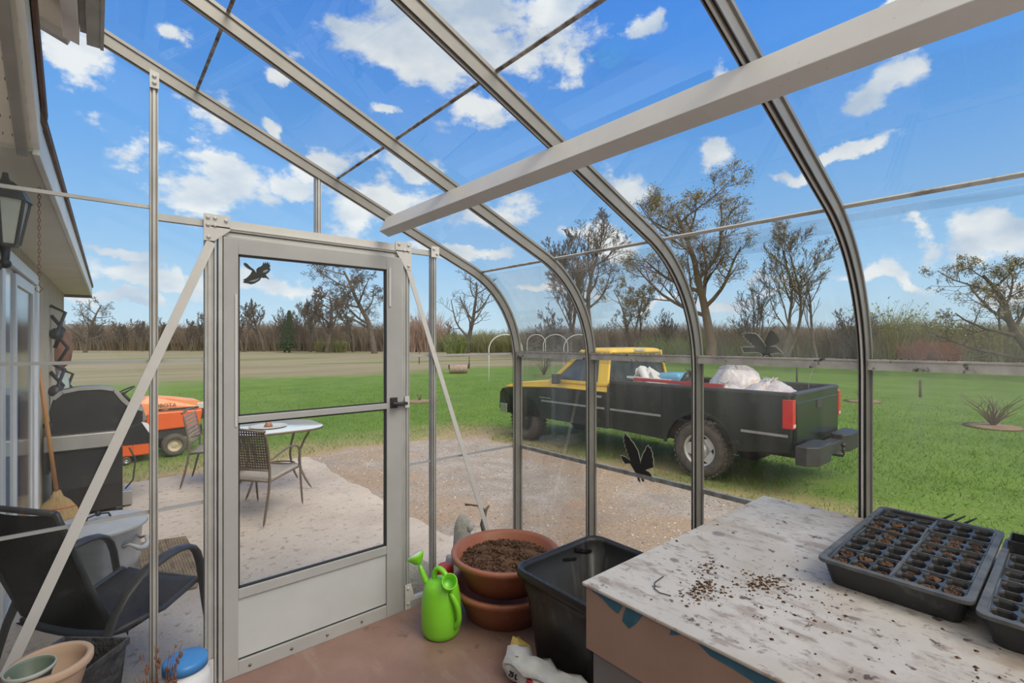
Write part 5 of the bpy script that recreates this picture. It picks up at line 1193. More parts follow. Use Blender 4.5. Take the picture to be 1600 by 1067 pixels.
# woven patio chair and slatted chair
def patio_chair(lab, loc, rz, slat=False):
    t = thing('patio_chair', lab, 'chair', loc, rz, 'bronze patio chairs at the white table'); w = .25
    fr = 'bronze'
    for s in (-1, 1):
        MB().tube([(-.30, s * w, 0), (-.24, s * w, .22), (-.20, s * w, .42), (-.22, s * w, .62), (-.27, s * w, .86)], .013, n=8).build('leg', fr, t, sub=1)
        MB().tube([(.30, s * w, 0), (.26, s * w, .30), (.25, s * w, .50), (.25, s * w, .60), (.19, s * w, .66), (.02, s * w, .655), (-.21, s * w, .58)], .012, n=8, flat=.9).build('leg', fr, t, sub=1)
    MB().tube([(-.21, -w, .40), (.26, -w, .43), (.28, -w + .03, .435), (.28, w - .03, .435), (.26, w, .43), (-.21, w, .40), (-.21, -w, .40)], .011, n=8).build('seat_frame', fr, t)
    sheet('seat', [(-.20, .42), (0, .41), (.26, .45)], w - .01, w - .01, 'seat_tan', t)
    mb = MB().tube([(-.275, -w, .86), (-.285, 0, .875), (-.275, w, .86)], .013, n=8).tube([(-.212, -w, .50), (-.212, w, .50)], .011, n=8)
    mb.build('back_frame', fr, t)
    mb = MB()
    xb = lambda z: -.212 - (z - .5) * .17
    if slat:
        for k in range(7):
            z = .53 + k * .044; mb.box((xb(z) - .004, -w + .01, z), (xb(z) + .004, w - .01, z + .034))
        mb.build('backrest', 'slat_pink', t)
    else:
        for k in range(15):
            z = .515 + k * .0245; mb.box((xb(z) - .003, -w + .01, z), (xb(z) + .003, w - .01, z + .0125))
        for k in range(20):
            y_ = -w + .012 + k * .0248; mb.bar((xb(.50) - .004, y_, .50), (xb(.87) - .004, y_, .87), .0125, .004, up=(1, 0, 0))
        mb.build('backrest', 'wicker', t)
    return t
patio_chair('brown patio chair with woven back, seen through the door glass', (1.20, 5.13, PATIO_Z + .001), math.radians(40))
patio_chair('patio chair with pinkish slatted back beside the left door jamb', (1.08, 6.72, PATIO_Z + .001), math.radians(-20), slat=True)
tb = thing('patio_table', 'round-cornered white glass-topped patio table beyond the woven chair', 'table', (1.52, 5.92, PATIO_Z + .001))

loft([rrect(-.48, .48, -.40, .40, .25, .705, 8), rrect(-.48, .48, -.40, .40, .25, .712, 8), rrect(-.475, .475, -.395, .395, .25, .715, 8)]).build('table_top', 'table_top', tb)
pts = rrect(-.475, .475, -.395, .395, .25, .700, 8); MB().tube(pts + [pts[0]], .014, n=8, caps=False).build('rim', 'bronze', tb)
for a, b in ((-.3, -.22), (.3, -.22), (-.3, .22), (.3, .22)):
    MB().tube([(a * 1.15, b * 1.15, 0), (a * .75, b * .75, .22), (a * .7, b * .7, .45), (a * 1.1, b * 1.1, .69)], .014, n=8).build('leg', 'bronze', tb, sub=1)
MB().tube([(.22 * cos(a), .17 * sin(a), .28) for a in np.linspace(0, 2 * PI, 21)], .009, n=6).build('ring_brace', 'bronze', tb)
ti = thing('tray_plate', 'pale round plate lying at the middle of the white table', 'plate', (1.46, 5.90, PATIO_Z + .718))
MB().lathe([(.0001, .0), (.14, .0), (.19, .012), (.195, .018), (.18, .016), (.13, .006), (.0001, .006)], n=32).build('plate', 'galv_pale', ti)
tc_ = thing('candle_holder', 'small copper-coloured holder on the plate on the white table', 'candle holder', (1.46, 5.90, PATIO_Z + .726))
MB().lathe([(.04, 0), (.045, .01), (.03, .03), (.03, .05), (.0001, .05)], n=20).build('holder', 'copper', tc_)

# lawn tractor
lt = thing('lawn_tractor', 'orange lawn tractor standing on the grass beyond the grill', 'lawn tractor', (.93, 9.80, LAWN_Z), math.radians(3))
def wheel(t, x, y, r, w, rim, name='wheel', spokes=0):
    mx = Matrix.Translation((x, y, r)) @ Matrix.Rotation(PI / 2, 4, 'X')
    o = MB().lathe([(r * .55, -w / 2), (r * .85, -w / 2 - .005), (r * .97, -w * .38), (r, -w * .15), (r, w * .15), (r * .97, w * .38), (r * .85, w / 2 + .005), (r * .55, w / 2), (r * .55, -w / 2)], n=40, m=mx, cap=False).build(name, 'tyre', t)
    MB().lathe([(.0001, w * .30), (r * .12, w * .34), (r * .2, w * .30), (r * .42, w * .16), (r * .5, w * .42), (r * .57, w * .48), (r * .57, w * .30), (.0001, w * .1)], n=32, m=mx).build('rim', rim, o)
    return o
wheel(lt, 0, -.36, .175, .15, 'cream_rim'); wheel(lt, 0, .36, .175, .15, 'cream_rim'); wheel(lt, -1.2, -.38, .27, .24, 'cream_rim'); wheel(lt, -1.2, .38, .27, .24, 'cream_rim')
pf = [(-.42, .60), (-.42, .86), (-.34, .93), (-.2, .945), (.1, .895), (.36, .84), (.42, .80), (.44, .72), (.42, .69), (-.30, .66)]
MB().prism(pf, -.22, .22, lambda p, q, t: (p, t * (1 - .18 * max(0, p + .1)) * (1 if q < .87 else .72), q)).build('hood', 'orange_pale', lt, bevel=.03, seg=4)
MB().prism([(-.36, .40), (-.33, .69), (.42, .69), (.38, .42)], -.235, .235, lambda p, q, t: (p, t, q)).build('side_panel', 'orange', lt, bevel=.02)
MB().prism([(-.33, .60), (-.70, .25), (-1.3, .26), (-1.35, .35), (-1.0, .40), (-.75, .42), (-.60, .60), (-.48, .80), (-.41, .86)], -.26, .26, lambda p, q, t: (p, t, q)).build('footwell', 'bench_grey', lt, bevel=.02)
MB().box((-1.5, -.30, .38), (-.95, .30, .52)).build('rear_fender', 'orange', lt, bevel=.05, seg=3)
MB().box((-1.35, -.22, .54), (-1.0, .22, .64)).box((-1.42, -.22, .6), (-1.33, .22, .95)).build('driver_seat', 'gasket', lt, bevel=.03, seg=3)
mx = Matrix.Translation((-.62, 0, 1.03)) @ Matrix.Rotation(math.radians(-28), 4, 'Y')
MB().tube([mx @ Vector((.17 * cos(a), .17 * sin(a), 0)) for a in np.linspace(0, 2 * PI, 25)], .012, n=8).tube([mx @ Vector((-.17, 0, 0)), mx @ Vector((0, 0, -.04)), mx @ Vector((.17, 0, 0))], .010).tube([mx @ Vector((0, .17, 0)), mx @ Vector((0, 0, -.04)), mx @ Vector((0, -.17, 0))], .010).tube([mx @ Vector((0, 0, -.04)), (-.50, 0, .85)], .02).build('steering_wheel', 'gasket', lt)
MB().box((-.98, -.52, .10), (-.30, .5, .30)).box((-.55, -.53, .1), (-.50, -.4, .36)).prism([(-1.0, .30), (-.9, .40), (-.35, .44), (-.3, .30)], -.3, .3, lambda p, q, t: (p, t, q)).build('mower_deck', 'orange', lt, bevel=.03, seg=3)
wheel(lt, -.62, -.56, .055, .05, 'galv', 'gauge_wheel')
MB().box((-.5, -.2, .26), (.42, .2, .42)).box((-.04, -.34, .15), (.04, .34, .21)).build('chassis', 'gasket', lt, bevel=.01)
MB().box((.36, -.17, .52), (.455, .17, .68)).build('grille', 'gasket', lt, bevel=.01); MB().box((.34, -.2, .70), (.452, -.08, .80)).build('headlamp', 'lamp_glass', lt, bevel=.01)
fx = Matrix.Rotation(PI / 2, 4, 'X')
text_mesh('maker_lettering', 'KUBOTA', .085, 'ink', lt, Matrix.Translation((-.12, -.240, .795)) @ fx); MB().box((-.30, -.238, .715), (.36, -.231, .745)).build('side_stripe', 'ink', lt)
text_mesh('model_lettering', 'T1600', .032, 'truck_yellow', lt, Matrix.Translation((-.10, -.240, .73)) @ fx)

# ------------------------------------------------------------------ pickup truck (local +y forward, origin on the ground under the left rear wheel line)
tk = thing('pickup_truck', 'dark green pickup truck with yellow hood, roof and window frames parked on the grass', 'pickup truck', (6.11, 3.36, LAWN_Z), math.radians(1.2))
WD = 1.80; RW = .375
def side(poly, x0, x1, taper=None):
    return MB().prism(poly, x0, x1, lambda p, q, t: (t, p, q))
def arch(cy, r, zb, n=12, zc=RW):
    return [(cy + r * cos(a), max(zb, zc + r * sin(a))) for a in np.linspace(PI + .15, -.15, n)][::-1]
RL = 1.20          # bed rail height
ar = [(p, q) for p, q in arch(0, .49, .44)]
bs = [(-1.12, .52), (-1.13, .90), (-1.11, RL - .02), (-1.08, RL), (1.46, RL - .015), (1.46, .47)] + ar
for nm, a, b in (('bedside', 0, .09), ('bedside', WD - .09, WD)):
    side(bs, a, b).build(nm, 'truck_dark', tk, bevel=.012, seg=2)
for x in (-.012, WD - .02):
    mb = MB(); 
    A = [(.52 * cos(a), RW + .52 * sin(a)) for a in np.linspace(.08, PI - .08, 16)]
    B = [(.475 * cos(a), RW + .475 * sin(a)) for a in np.linspace(.08, PI - .08, 16)]
    side(A + B[::-1], x, x + .032).build('wheel_arch', 'truck_dark', tk, bevel=.008)
MB().box((.09, -1.10, .66), (WD - .09, 1.44, .72)).box((.09, 1.38, .70), (WD - .09, 1.44, RL)).build('bed_floor', 'truck_black', tk)
MB().box((.09, -1.145, .56), (WD - .09, -1.075, RL - .01)).box((.12, -1.155, .62), (WD - .12, -1.14, RL - .10)).build('tailgate', 'truck_dark', tk, bevel=.012)
MB().box((WD / 2 - .09, -1.165, .98), (WD / 2 + .09, -1.150, 1.08)).build('tailgate_handle', 'truck_black', tk, bevel=.005)
MB().box((-.004, -1.12, RL - .02), (.105, 1.46, RL + .018)).box((WD - .105, -1.12, RL - .02), (WD + .004, 1.46, RL + .018)).box((.1, -1.16, RL - .02), (WD - .1, -1.06, RL + .012)).build('bed_cap', 'truck_black', tk, bevel=.008)
for x in (-.006, WD - .085):
    o = MB().box((x, -1.155, .80), (x + .091, -1.04, 1.14)).build('tail_lamp', 'tail', tk, bevel=.006)
    MB().box((x + .01, -1.158, .815), (x + .085, -1.150, .855)).build('reverse_lens', 'lamp_glass', o)
# cab and front: lower body with an arch for the front wheel
FA = 3.42
af = [(p, q) for p, q in arch(FA, .46, .44)]
YB = 1.02           # where the yellow starts
lo_ = [(1.50, .46), (1.50, YB)] + [(4.20, YB - .09), (4.27, .88), (4.28, .50)] + af[::-1][:0] + []
body = [(1.50, .46), (1.50, YB), (2.62, YB), (4.02, YB - .10), (4.09, YB - .18), (4.11, .52)] + [(p, q) for p, q in arch(FA, .46, .46)][::-1]
MB().prism(body, 0.0, WD, lambda p, q, t: (t, p, q)).build('cab_body', 'truck_dark', tk, bevel=.02, seg=2)
up_ = [(1.50, YB), (1.50, 1.13), (2.62, 1.14), (2.80, 1.13), (3.6, 1.06), (3.96, .965), (4.03, YB - .095), (2.62, YB)]
MB().prism(up_, 0, WD, lambda p, q, t: (t if q < 1.05 and p < 3.97 else WD / 2 + (t - WD / 2) * .955, p, q)).build('hood', 'truck_yellow', tk, bevel=.02, seg=3)
# glasshouse: pillars, roof, windows
def P3(s, yy, z):      # s=-1 left, +1 right; leans in towards the roof
    k = (z - 1.12) / .58; return Vector((WD / 2 + s * (WD / 2 - .03 - .15 * k), yy, z))
RZ = 1.66
mb = MB()
for s in (-1, 1):
    for (ya, yb_, w) in ((2.74, 2.12, .07), (1.60, 1.66, .20)):
        mb.bar(P3(s, ya, 1.12), P3(s, yb_, RZ), .05, w, up=(0, 1, 0))
    mb.bar(P3(s, 1.52, 1.14), P3(s, 2.76, 1.14), .05, .05); mb.bar(P3(s, 1.55, RZ - .02), P3(s, 2.14, RZ - .02), .05, .06)
mb.build('pillars', 'truck_yellow', tk, bevel=.008)
rings = []
for k, (dz, ins) in enumerate(((0, .0), (.03, .005), (.06, .03), (.08, .10), (.086, .25))):
    rings.append([(x, y_, RZ - .03 + dz) for x, y_, _ in rrect(.17 + ins, WD - .17 - ins, 1.52 + ins * .7, 2.20 - ins * .7, .12, 0, 6)])
loft(rings).build('roof', 'truck_yellow', tk)
MB().box((WD / 2 - .14, 1.505, RZ + .0), (WD / 2 + .14, 1.54, RZ + .035)).build('roof_lamp', 'lamp_glass', tk, bevel=.006)
mb = MB().bar(P3(-1, 1.52, 1.14), P3(1, 1.52, 1.14), .04, .06).bar(P3(-1, 1.60, RZ - .04), P3(1, 1.60, RZ - .04), .05, .05); mb.build('rear_window_frame', 'truck_yellow', tk)
def quad(nm, a, b, c, d):
    o = MB().add([a, b, c, d], [(0, 1, 2, 3)]).build(nm, 'tint', tk); s = o.modifiers.new('thickness', 'SOLIDIFY'); s.thickness = .004
quad('rear_window', P3(-1, 1.53, 1.15), P3(1, 1.53, 1.15), P3(1, 1.60, RZ), P3(-1, 1.60, RZ)); quad('windshield', P3(-1, 2.76, 1.12), P3(1, 2.76, 1.12), P3(1, 2.14, RZ), P3(-1, 2.14, RZ))
for s in (-1, 1): quad('side_window', P3(s, 1.72, 1.15), P3(s, 2.70, 1.14), P3(s, 2.14, RZ - .03), P3(s, 1.76, RZ - .03))
mb = MB()
for x in (.35, 1.05): mb.box((x, 1.62, .9), (x + .40, 1.74, 1.35)).box((x + .08, 1.64, 1.36), (x + .32, 1.72, 1.46))
mb.box((.2, 2.35, 1.0), (WD - .2, 2.75, 1.16)); mb.tube([(.5 + .17 * cos(a), 2.28 + .06 * sin(a), 1.17 + .15 * sin(a)) for a in np.linspace(0, 2 * PI, 17)], .014, n=6)
mb.build('interior', 'truck_black', tk, bevel=.03)
for s, x in ((-1, 0), (1, WD)):
    MB().box((x - .16 if s < 0 else x + .02, 2.46, 1.10), (x - .02 if s < 0 else x + .16, 2.56, 1.27)).build('mirror', 'truck_black', tk, bevel=.02, seg=3)
mb = MB().box((-.012, 1.55, .755), (.004, 2.95, .785)).box((-.012, .56, .755), (.004, 1.44, .785)).box((-.012, -1.10, .70), (.004, -.56, .73)).build('side_moulding', 'galv', tk)
MB().box((-.008, 1.50, .48), (.003, 1.512, YB)).box((-.008, 2.64, .48), (.003, 2.65, YB)).box((-.006, 1.455, .48), (.01, 1.50, 1.12)).build('door_gap', 'gasket', tk)
MB().box((-.022, 1.60, .93), (.0, 1.78, .965)).build('door_handle', 'galv', tk, bevel=.005)
MB().box((-.010, 2.72, .82), (.0, 3.0, .835)).build('fender_badge', 'galv', tk)
# bumpers
mb = MB().prism([(-.02, 0), (.55, 0), (.62, -.05), (.62, -.16), (.5, -.22), (.10, -.22), (-.02, -.12)], .40, .62, lambda p, q, t: (p, -1.18 + q, t)).prism([(WD + .02, 0), (WD - .55, 0), (WD - .62, -.05), (WD - .62, -.16), (WD - .5, -.22), (WD - .10, -.22), (WD + .02, -.12)][::-1], .40, .62, lambda p, q, t: (p, -1.18 + q, t)).box((.60, -1.34, .42), (WD - .60, -1.19, .56))
mb.build('rear_bumper', 'truck_black', tk, bevel=.012)
MB().tube([(WD / 2, -1.2, .42), (WD / 2, -1.42, .42)], .03).tube([(WD / 2, -1.42, .42), (WD / 2, -1.42, .52)], .014).ball((WD / 2, -1.42, .54), .028).build('tow_hitch', 'black_iron', tk)
MB().prism([(-.01, 4.08), (.10, 4.20), (WD - .10, 4.20), (WD + .01, 4.08), (WD + .01, 3.88), (WD - .02, 3.88), (WD - .02, 4.05), (.02, 4.05), (.02, 3.88), (-.01, 3.88)], .45, .63, lambda p, q, t: (p, q, t)).build('front_bumper', 'chrome', tk, bevel=.02)
MB().box((.15, 4.07, .66), (WD - .15, 4.14, .86)).build('grille', 'truck_black', tk, bevel=.01)
MB().box((.25, -1.1, .42), (WD - .25, 3.98, .56)).tube([(.1, 0, RW), (WD - .1, 0, RW)], .06).tube([(.1, FA, RW), (WD - .1, FA, RW)], .05).box((.08, -.7, .5), (WD - .08, .7, .70)).box((.10, FA - .6, .55), (WD - .10, FA + .6, .90)).build('underbody', 'mud', tk)
def twheel(cx, cy, r, w, s, star):
    mx = Matrix.Translation((cx, cy, r)) @ Matrix.Rotation(-s * PI / 2, 4, 'Y')     # local z points outwards
    mb = MB().lathe([(r * .56, -w / 2), (r * .84, -w / 2 - .004), (r * .97, -w * .36), (r, -w * .12), (r, w * .12), (r * .97, w * .36), (r * .84, w / 2 + .004), (r * .60, w / 2), (r * .56, w * .40), (r * .56, -w / 2)], n=48, m=mx, cap=False)
    for k in range(36):
        a = 2 * PI * k / 36; m2 = mx @ Matrix.Rotation(a, 4, 'Z'); mb.box((r * .955, -.018, w * .12), (r * 1.012, .018, w * .44), m2); mb.box((r * .955, -.018, -w * .42), (r * 1.012, .018, -w * .10), m2)
    t = mb.build('wheel', 'tyre', tk)
    rm = 'silver' if star else 'truck_black'
    MB().lathe([(r * .50, w * .1), (r * .52, w * .40), (r * .565, w * .46), (r * .58, w * .46), (r * .58, -w * .3), (r * .5, -w * .3), (r * .5, w * .1)], n=40, m=mx, cap=False).build('rim', rm, t)
    if star:
        mb = MB().lathe([(.0001, w * .44), (r * .10, w * .43), (r * .12, w * .36), (r * .24, w * .34), (r * .25, w * .28), (.0001, w * .25)], n=24, m=mx)
        for k in range(5):
            a = 2 * PI * k / 5 + .3; pl_ = [(.1, -.30), (.52, -.17), (.52, .17), (.1, .30)]
            mb.prism([(r * (p * cos(a) - q * sin(a)), r * (p * sin(a) + q * cos(a))) for p, q in pl_], w * .27, w * .33, lambda p, q, z: tuple(mx @ Vector((p, q, z))))
        mb.build('hub', 'silver', t)
        MB().lathe([(.0001, w * .16), (r * .52, w * .16), (r * .52, w * .10)], n=32, m=mx).build('brake_shadow', 'gasket', t)
    else:
        MB().lathe([(.0001, w * .30), (r * .13, w * .30), (r * .15, w * .16), (r * .36, w * .20), (r * .42, w * .10), (r * .52, w * .12), (r * .52, 0), (.0001, 0)], n=32, m=mx).build('hub', 'truck_black', t)
for s, x in ((1, .13), (-1, WD - .13)):
    twheel(x, 0, RW, .25, s, True); twheel(x, FA, RW, .24, s, False)
# the load in the bed: things of their own
def in_bed(x, y, z=.725):
    return tk.matrix_basis @ Vector((x, y, z)) if False else (Matrix.Translation((6.11, 3.36, LAWN_Z)) @ Matrix.Rotation(math.radians(1.2), 4, 'Z')) @ Vector((x, y, z))
def sack(nm, lab, cat, x, y, r, sc, m, seed, group=None):
    t = thing(nm, lab, cat, in_bed(x, y), 0, group); q = random.Random(seed); mb = MB(); nu, nv = 40, 26; vs = []
    ph = [q.uniform(0, 6) for _ in range(8)]
    for i in range(nv + 1):
        th = PI * i / nv
        for j in range(nu):
            a = 2 * PI * j / nu; k = r * (1 + .09 * sin(3 * a + ph[0]) * sin(2 * th + ph[1]) + .05 * sin(7 * a + ph[2] + 3 * th) + .035 * sin(13 * a + 9 * th + ph[3]) + .02 * q.uniform(-1, 1))
            z = cos(th); z = max(z, -.75)
            vs.append((k * sin(th) * cos(a) * sc[0], k * sin(th) * sin(a) * sc[1], r * .75 * sc[2] + k * z * sc[2]))
    mb.add(vs, [(i * nu + j, (i + 1) * nu + j, (i + 1) * nu + (j + 1) % nu, i * nu + (j + 1) % nu) for i in range(nv) for j in range(nu)], True)
    mb.build('sack', m, t)
    mb = MB()
    for k in range(6): a = k * 1.05; mb.tube([(0, 0, r * 1.45 * sc[2]), (.03 * cos(a), .03 * sin(a), r * 1.8 * sc[2]), (.09 * cos(a), .09 * sin(a), r * 1.95 * sc[2])], [.02, .015, .004], n=5)
    mb.build('gathered_neck', m, t)
sack('rubbish_bag', 'clear plastic sack of rubbish nearest the tailgate in the truck bed', 'bag', .66, -.66, .38, (1.0, 1.0, .84), 'clear_bag', 1, 'plastic sacks in the truck bed')
sack('rubbish_bag', 'clear plastic sack of rubbish in the truck bed, left of the one by the tailgate', 'bag', .50, -.14, .29, (1, .95, 1.0), 'clear_bag', 2, 'plastic sacks in the truck bed')
sack('rubbish_bag', 'taller clear plastic sack behind the other two in the truck bed', 'bag', 1.12, .02, .40, (.9, .95, 1.05), 'clear_bag', 3, 'plastic sacks in the truck bed')
sack('rubbish_bag', 'black rubbish sack in the truck bed right of the blue tub', 'bag', .44, .33, .24, (.9, .75, 1.5), 'black_bag', 4, 'plastic sacks in the truck bed')
bt = thing('plastic_tub', 'ribbed light blue plastic tub standing up in the truck bed', 'tub', in_bed(.82, .80))
mb = MB(); rings = []
for k in range(9):
    z = .08 * k; e = .012 * (k % 2); rings.append(rrect(-.21 - e, .21 + e, -.17 - e, .17 + e, .06, z * .95))
loft(rings).build('tub', 'blue_tub', bt)
sb = thing('white_bundle', 'bundled white cloth draped over the truck bed behind the cab', 'cloth', in_bed(.55, 1.18))
mb = MB(); q = random.Random(8)
for k in range(7): mb.tube([(q.uniform(-.3, .3), .1 + q.uniform(-.15, .1), q.uniform(.2, .5)), (q.uniform(-.2, .2), .0 + q.uniform(-.1, .1), .60 + q.uniform(-.1, .05)), (q.uniform(-.3, .3), -.25 + q.uniform(-.2, .1), q.uniform(.35, .52))], [.06, .075, .05], n=9)
mb.box((-.25, -.35, .0), (.25, .2, .40)).build('folds', 'cloth_white', sb, bevel=.02)
rb = thing('red_board', 'long red-edged board lying along the near rail of the truck bed', 'board', in_bed(.16, -.02, 0))
MB().bar((0, 1.15, 1.245), (0, -.25, 1.235), .03, .045).build('board', 'red_board', rb); MB().bar((.03, 1.3, 1.27), (.03, .55, 1.255), .03, .03).build('pale_strip', 'white_plastic', rb)
wr = thing('antenna_whip', 'thin pale wire sticking up at the tailgate corner of the truck bed', 'wire', in_bed(1.1, -.95, .72))
MB().tube([(0, 0, 0), (0, -.03, .6), (0.02, -.10, .80)], [.004, .003, .002], n=5).build('wire', 'galv', wr)

# ------------------------------------------------------------------ things on the lawn
for (u, d, w, h, lab) in ((905, 27, .85, .55, 'pale garden hoop nearest left of the truck cab'), (868, 30, .75, .62, 'pale garden hoop, leftmost of those over the truck hood'), (838, 32, .6, .5, 'pale half hoop seen at the corner rib'), (790, 22, .75, .85, 'tall pale hoop left of the corner post')):
    x, y = ground_at(u, d); t = thing('garden_hoop', lab, 'hoop', (x, y, LAWN_Z), -YAW, 'white tunnel hoops standing in the lawn'); H_ = EYE - LAWN_Z + (533 - 522) / F_PX * d
    MB().tube([(-w, 0, 0), (-w, 0, H_ - w * .9), ] + [(-w * cos(a), 0, H_ - w * .9 + w * .9 * sin(a)) for a in np.linspace(.2, PI - .2, 11)] + [(w, 0, H_ - w * .9), (w, 0, 0)], .022, n=6).build('hoop', 'white_plastic', t)
x, y = ground_at(716, 28); t = thing('field_roller', 'rusty drum roller lying on the lawn beyond the right side pane', 'roller', (x, y, LAWN_Z), -YAW + .25)
MB().lathe([(.0001, -.5), (.24, -.5), (.25, -.48), (.25, .48), (.24, .5), (.0001, .5)], n=28, m=Matrix.Translation((0, 0, .26)) @ Matrix.Rotation(PI / 2, 4, 'Y')).build('drum', 'log', t)
MB().tube([(-.55, 0, .26), (-.55, -.1, .5), (-.5, -.2, .45)], .02).tube([(.55, 0, .26), (.6, 0, .55), (.68, .1, .5)], .025).build('frame', 'black_iron', t)
for i, (u, d, h, lab) in enumerate(((655, 40, 1.1, 'grey fence post beyond the lawn nearest the door jamb'), (733, 33, 1.0, 'thin fence post right of the drum roller'), (812, 36, 1.1, 'fence post beside the corner rib'), (1245, 22, .9, 'short stake right of the truck'), (1438, 16, .55, 'short pale stake on the lawn right of the last rib'))):
    x, y = ground_at(u, d); t = thing('fence_post', lab, 'post', (x, y, LAWN_Z), 0, 'fence posts beyond the lawn'); MB().tube([(0, 0, 0), (.02, 0, h)], [.04, .035], n=7).build('post', 'bark', t)
def twig_bush(u, d, lab, h, n, seed, m='bark_warm', nm='cut_shrub'):
    x, y = ground_at(u, d); t = thing(nm, lab, 'shrub', (x, y, LAWN_Z)); q = random.Random(seed); mb = MB()
    for _ in range(n):
        a = q.uniform(0, 2 * PI); l = q.uniform(.3, 1) * h; s = q.uniform(.2, 1.3)
        p1 = Vector((cos(a) * s * l * .4, sin(a) * s * l * .4, l * .6)); p2 = Vector((cos(a + .3) * s * l * .9, sin(a + .3) * s * l * .9, l)); mb.tube([(0, 0, 0), p1, p2], [.014, .010, .004], n=4, caps=False)
        mb.tube([p1, p1 + Vector((q.uniform(-.15, .15), q.uniform(-.15, .15), .18))], [.007, .003], n=3, caps=False)
    mb.build('stems', m, t, recalc=False); MB().lathe([(.0001, .03), (.3, .015), (.5, .0)], n=20, sx=1.2).build('bare_soil', 'dirt', t)
twig_bush(1552, 10.5, 'cut-back shrub of pale stems on the lawn at the right', .72, 26, 1)
twig_bush(1348, 15, 'low flattened dead weeds on the lawn right of the truck', .28, 40, 2)
twig_bush(850, 26, 'small dark leafless vine on the lawn beyond the truck hood', 1.5, 26, 3, m='bark')
twig_bush(655, 15, 'bare dirt spot on the lawn beyond the door jamb', .1, 8, 6)

# ------------------------------------------------------------------ bird decals on the panes
def decal(nm_lab, outline, extra, mx, pale=True, mcol='decal_black'):
    t = thing('bird_decal', nm_lab, 'decal', mx.translation, 0, 'bird stickers on the greenhouse glass'); M0 = mx.copy(); M0.translation = (0, 0, 0)
    def poly(P, a, b, m, nm):
        MB().prism(P, a, b, lambda p, q, z: tuple(M0 @ Vector((p, q, z)))).build(nm, m, t, recalc=True)
    if pale:
        n = len(outline); O = []
        ar_ = sum(outline[i][0] * outline[(i + 1) % n][1] - outline[(i + 1) % n][0] * outline[i][1] for i in range(n)); sg = 1 if ar_ > 0 else -1
        for i in range(n):
            a, b, c = Vector(outline[i - 1]), Vector(outline[i]), Vector(outline[(i + 1) % n]); e1 = (b - a).normalized(); e2 = (c - b).normalized(); nn = (Vector((e1.y, -e1.x)) + Vector((e2.y, -e2.x)))
            if nn.length < .3: nn = Vector((e1.y, -e1.x)) * 1
            nn.normalize(); O.append(tuple(b + nn * sg * .0042))
        poly(O, .0002, .0007, 'decal_edge', 'pale_border')
    poly(outline, .0008, .0014, mcol, 'bird_shape')
    for P in extra: poly(P, .0015, .0018, 'decal_blue' if not pale else 'decal_edge', 'feather_mark')
def norm(pts, cx, cy, k): return [((x - cx) * k, (cy - y) * k) for x, y in pts]
# right-hand wall: the pane plane is x = 2.063, seen from inside: right on the sticker is -y
def wall_mx(y, z): return Matrix(((0, 0, -1, 2.062), (-1, 0, 0, y), (0, 1, 0, z), (0, 0, 0, 1)))
A = [(515, 655), (508, 648), (490, 630), (478, 628), (462, 630), (452, 625), (446, 606), (452, 590), (462, 570), (470, 558), (473, 566), (480, 565), (482, 573), (490, 575), (491, 583), (498, 588), (498, 596), (506, 603), (498, 612), (480, 622), (466, 628), (455, 630), (447, 628), (440, 612), (428, 596), (415, 580), (400, 571), (398, 575), (380, 568), (382, 574), (362, 567), (368, 576), (352, 572), (362, 584), (356, 586), (370, 594), (364, 598), (380, 604), (376, 609), (392, 614), (390, 620), (403, 626), (404, 632), (372, 632), (347, 632), (353, 640), (358, 654), (378, 653), (400, 651), (418, 652), (430, 657), (438, 664), (431, 668), (444, 668), (450, 663), (462, 666), (458, 672), (470, 670), (478, 668), (466, 661), (470, 657), (484, 655), (497, 652), (515, 658)]
kA = .00046 * 1.0
s = (1190 - 800) / F_PX; tA = 2.062 / (FW[0] + RT[0] * s); yA = tA * (FW[1] + RT[1] * s); zA = EYE - (537 - 533.5) / F_PX * tA
decal('black bird sticker with outspread wings just above the grey eave rail', norm(A, 432, 616, tA / F_PX / 2.857 * 1.05), [], wall_mx(yA, zA))
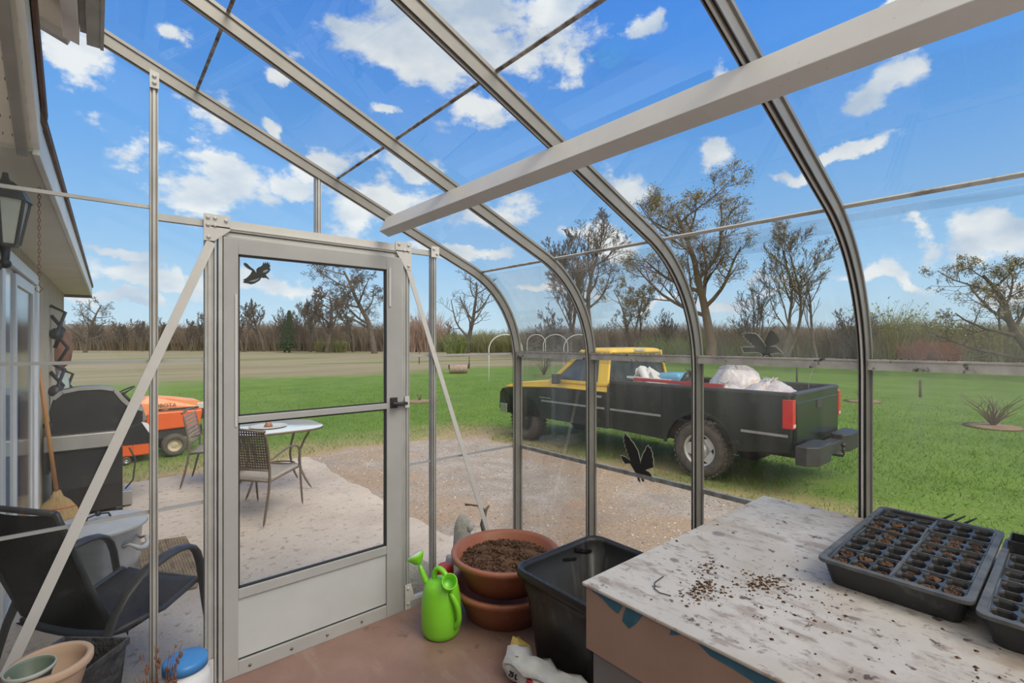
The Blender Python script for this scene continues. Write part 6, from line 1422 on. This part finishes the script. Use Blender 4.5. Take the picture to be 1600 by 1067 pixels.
B = [(1210, 265), (1203, 262), (1196, 263), (1186, 258), (1178, 252), (1166, 250), (1156, 248), (1160, 262), (1166, 272), (1158, 273), (1152, 262), (1148, 252), (1140, 252), (1143, 268), (1147, 279), (1138, 275), (1132, 256), (1126, 246), (1115, 233), (1104, 220), (1096, 212), (1072, 218), (1058, 204), (1050, 188), (1072, 190), (1096, 201), (1102, 203), (1094, 195), (1098, 193), (1086, 180), (1090, 178), (1078, 164), (1083, 161), (1070, 146), (1076, 143), (1064, 126), (1070, 124), (1064, 108), (1070, 104), (1068, 90), (1082, 100), (1096, 108), (1100, 116), (1112, 124), (1124, 140), (1134, 152), (1140, 170), (1146, 192), (1148, 206), (1151, 192), (1158, 172), (1162, 160), (1172, 146), (1176, 134), (1184, 124), (1190, 134), (1196, 132), (1198, 146), (1204, 150), (1203, 166), (1209, 174), (1206, 190), (1210, 206), (1196, 212), (1176, 222), (1172, 226), (1188, 230), (1198, 238), (1202, 250)]
s = (995 - 800) / F_PX; tB = 2.062 / (FW[0] + RT[0] * s); yB = tB * (FW[1] + RT[1] * s); zB = EYE - (717 - 533.5) / F_PX * tB
decal('black bird sticker with raised wings low on the side glass', norm(B, 1130, 188, tB / F_PX / 3.2 * 1.22), [], wall_mx(yB, zB))
D = [(287, 308), (280, 304), (270, 300), (262, 302), (254, 300), (250, 306), (246, 314), (236, 322), (224, 330), (210, 335), (196, 332), (184, 331), (176, 328), (182, 320), (176, 317), (190, 308), (198, 300), (206, 290), (212, 278), (214, 272), (204, 268), (196, 264), (182, 252), (179, 244), (184, 238), (194, 242), (208, 256), (222, 266), (232, 280), (231, 266), (238, 256), (252, 248), (258, 240), (262, 226), (266, 236), (270, 224), (274, 234), (280, 222), (282, 234), (288, 226), (287, 238), (292, 240), (288, 252), (292, 260), (284, 274), (272, 284), (276, 292), (284, 300)]
s = (402 - 800) / F_PX; tC = (GY - .013) / (FW[1] + RT[1] * s); xC = tC * (FW[0] + RT[0] * s); zC = EYE + (533.5 - 427) / F_PX * tC
decal('black and grey diving bird sticker at the top left of the door glass', norm(D, 236, 282, tC / F_PX / 2.882 * .98), [norm([(200, 322), (222, 322), (238, 312), (246, 302), (234, 308), (214, 316)], 236, 282, tC / F_PX / 2.882 * .98), norm([(258, 276), (272, 274), (284, 262), (272, 262), (262, 268)], 236, 282, tC / F_PX / 2.882 * .98)],
      Matrix(((1, 0, 0, xC), (0, 0, -1, GY - .013), (0, 1, 0, zC), (0, 0, 0, 1))), pale=False)
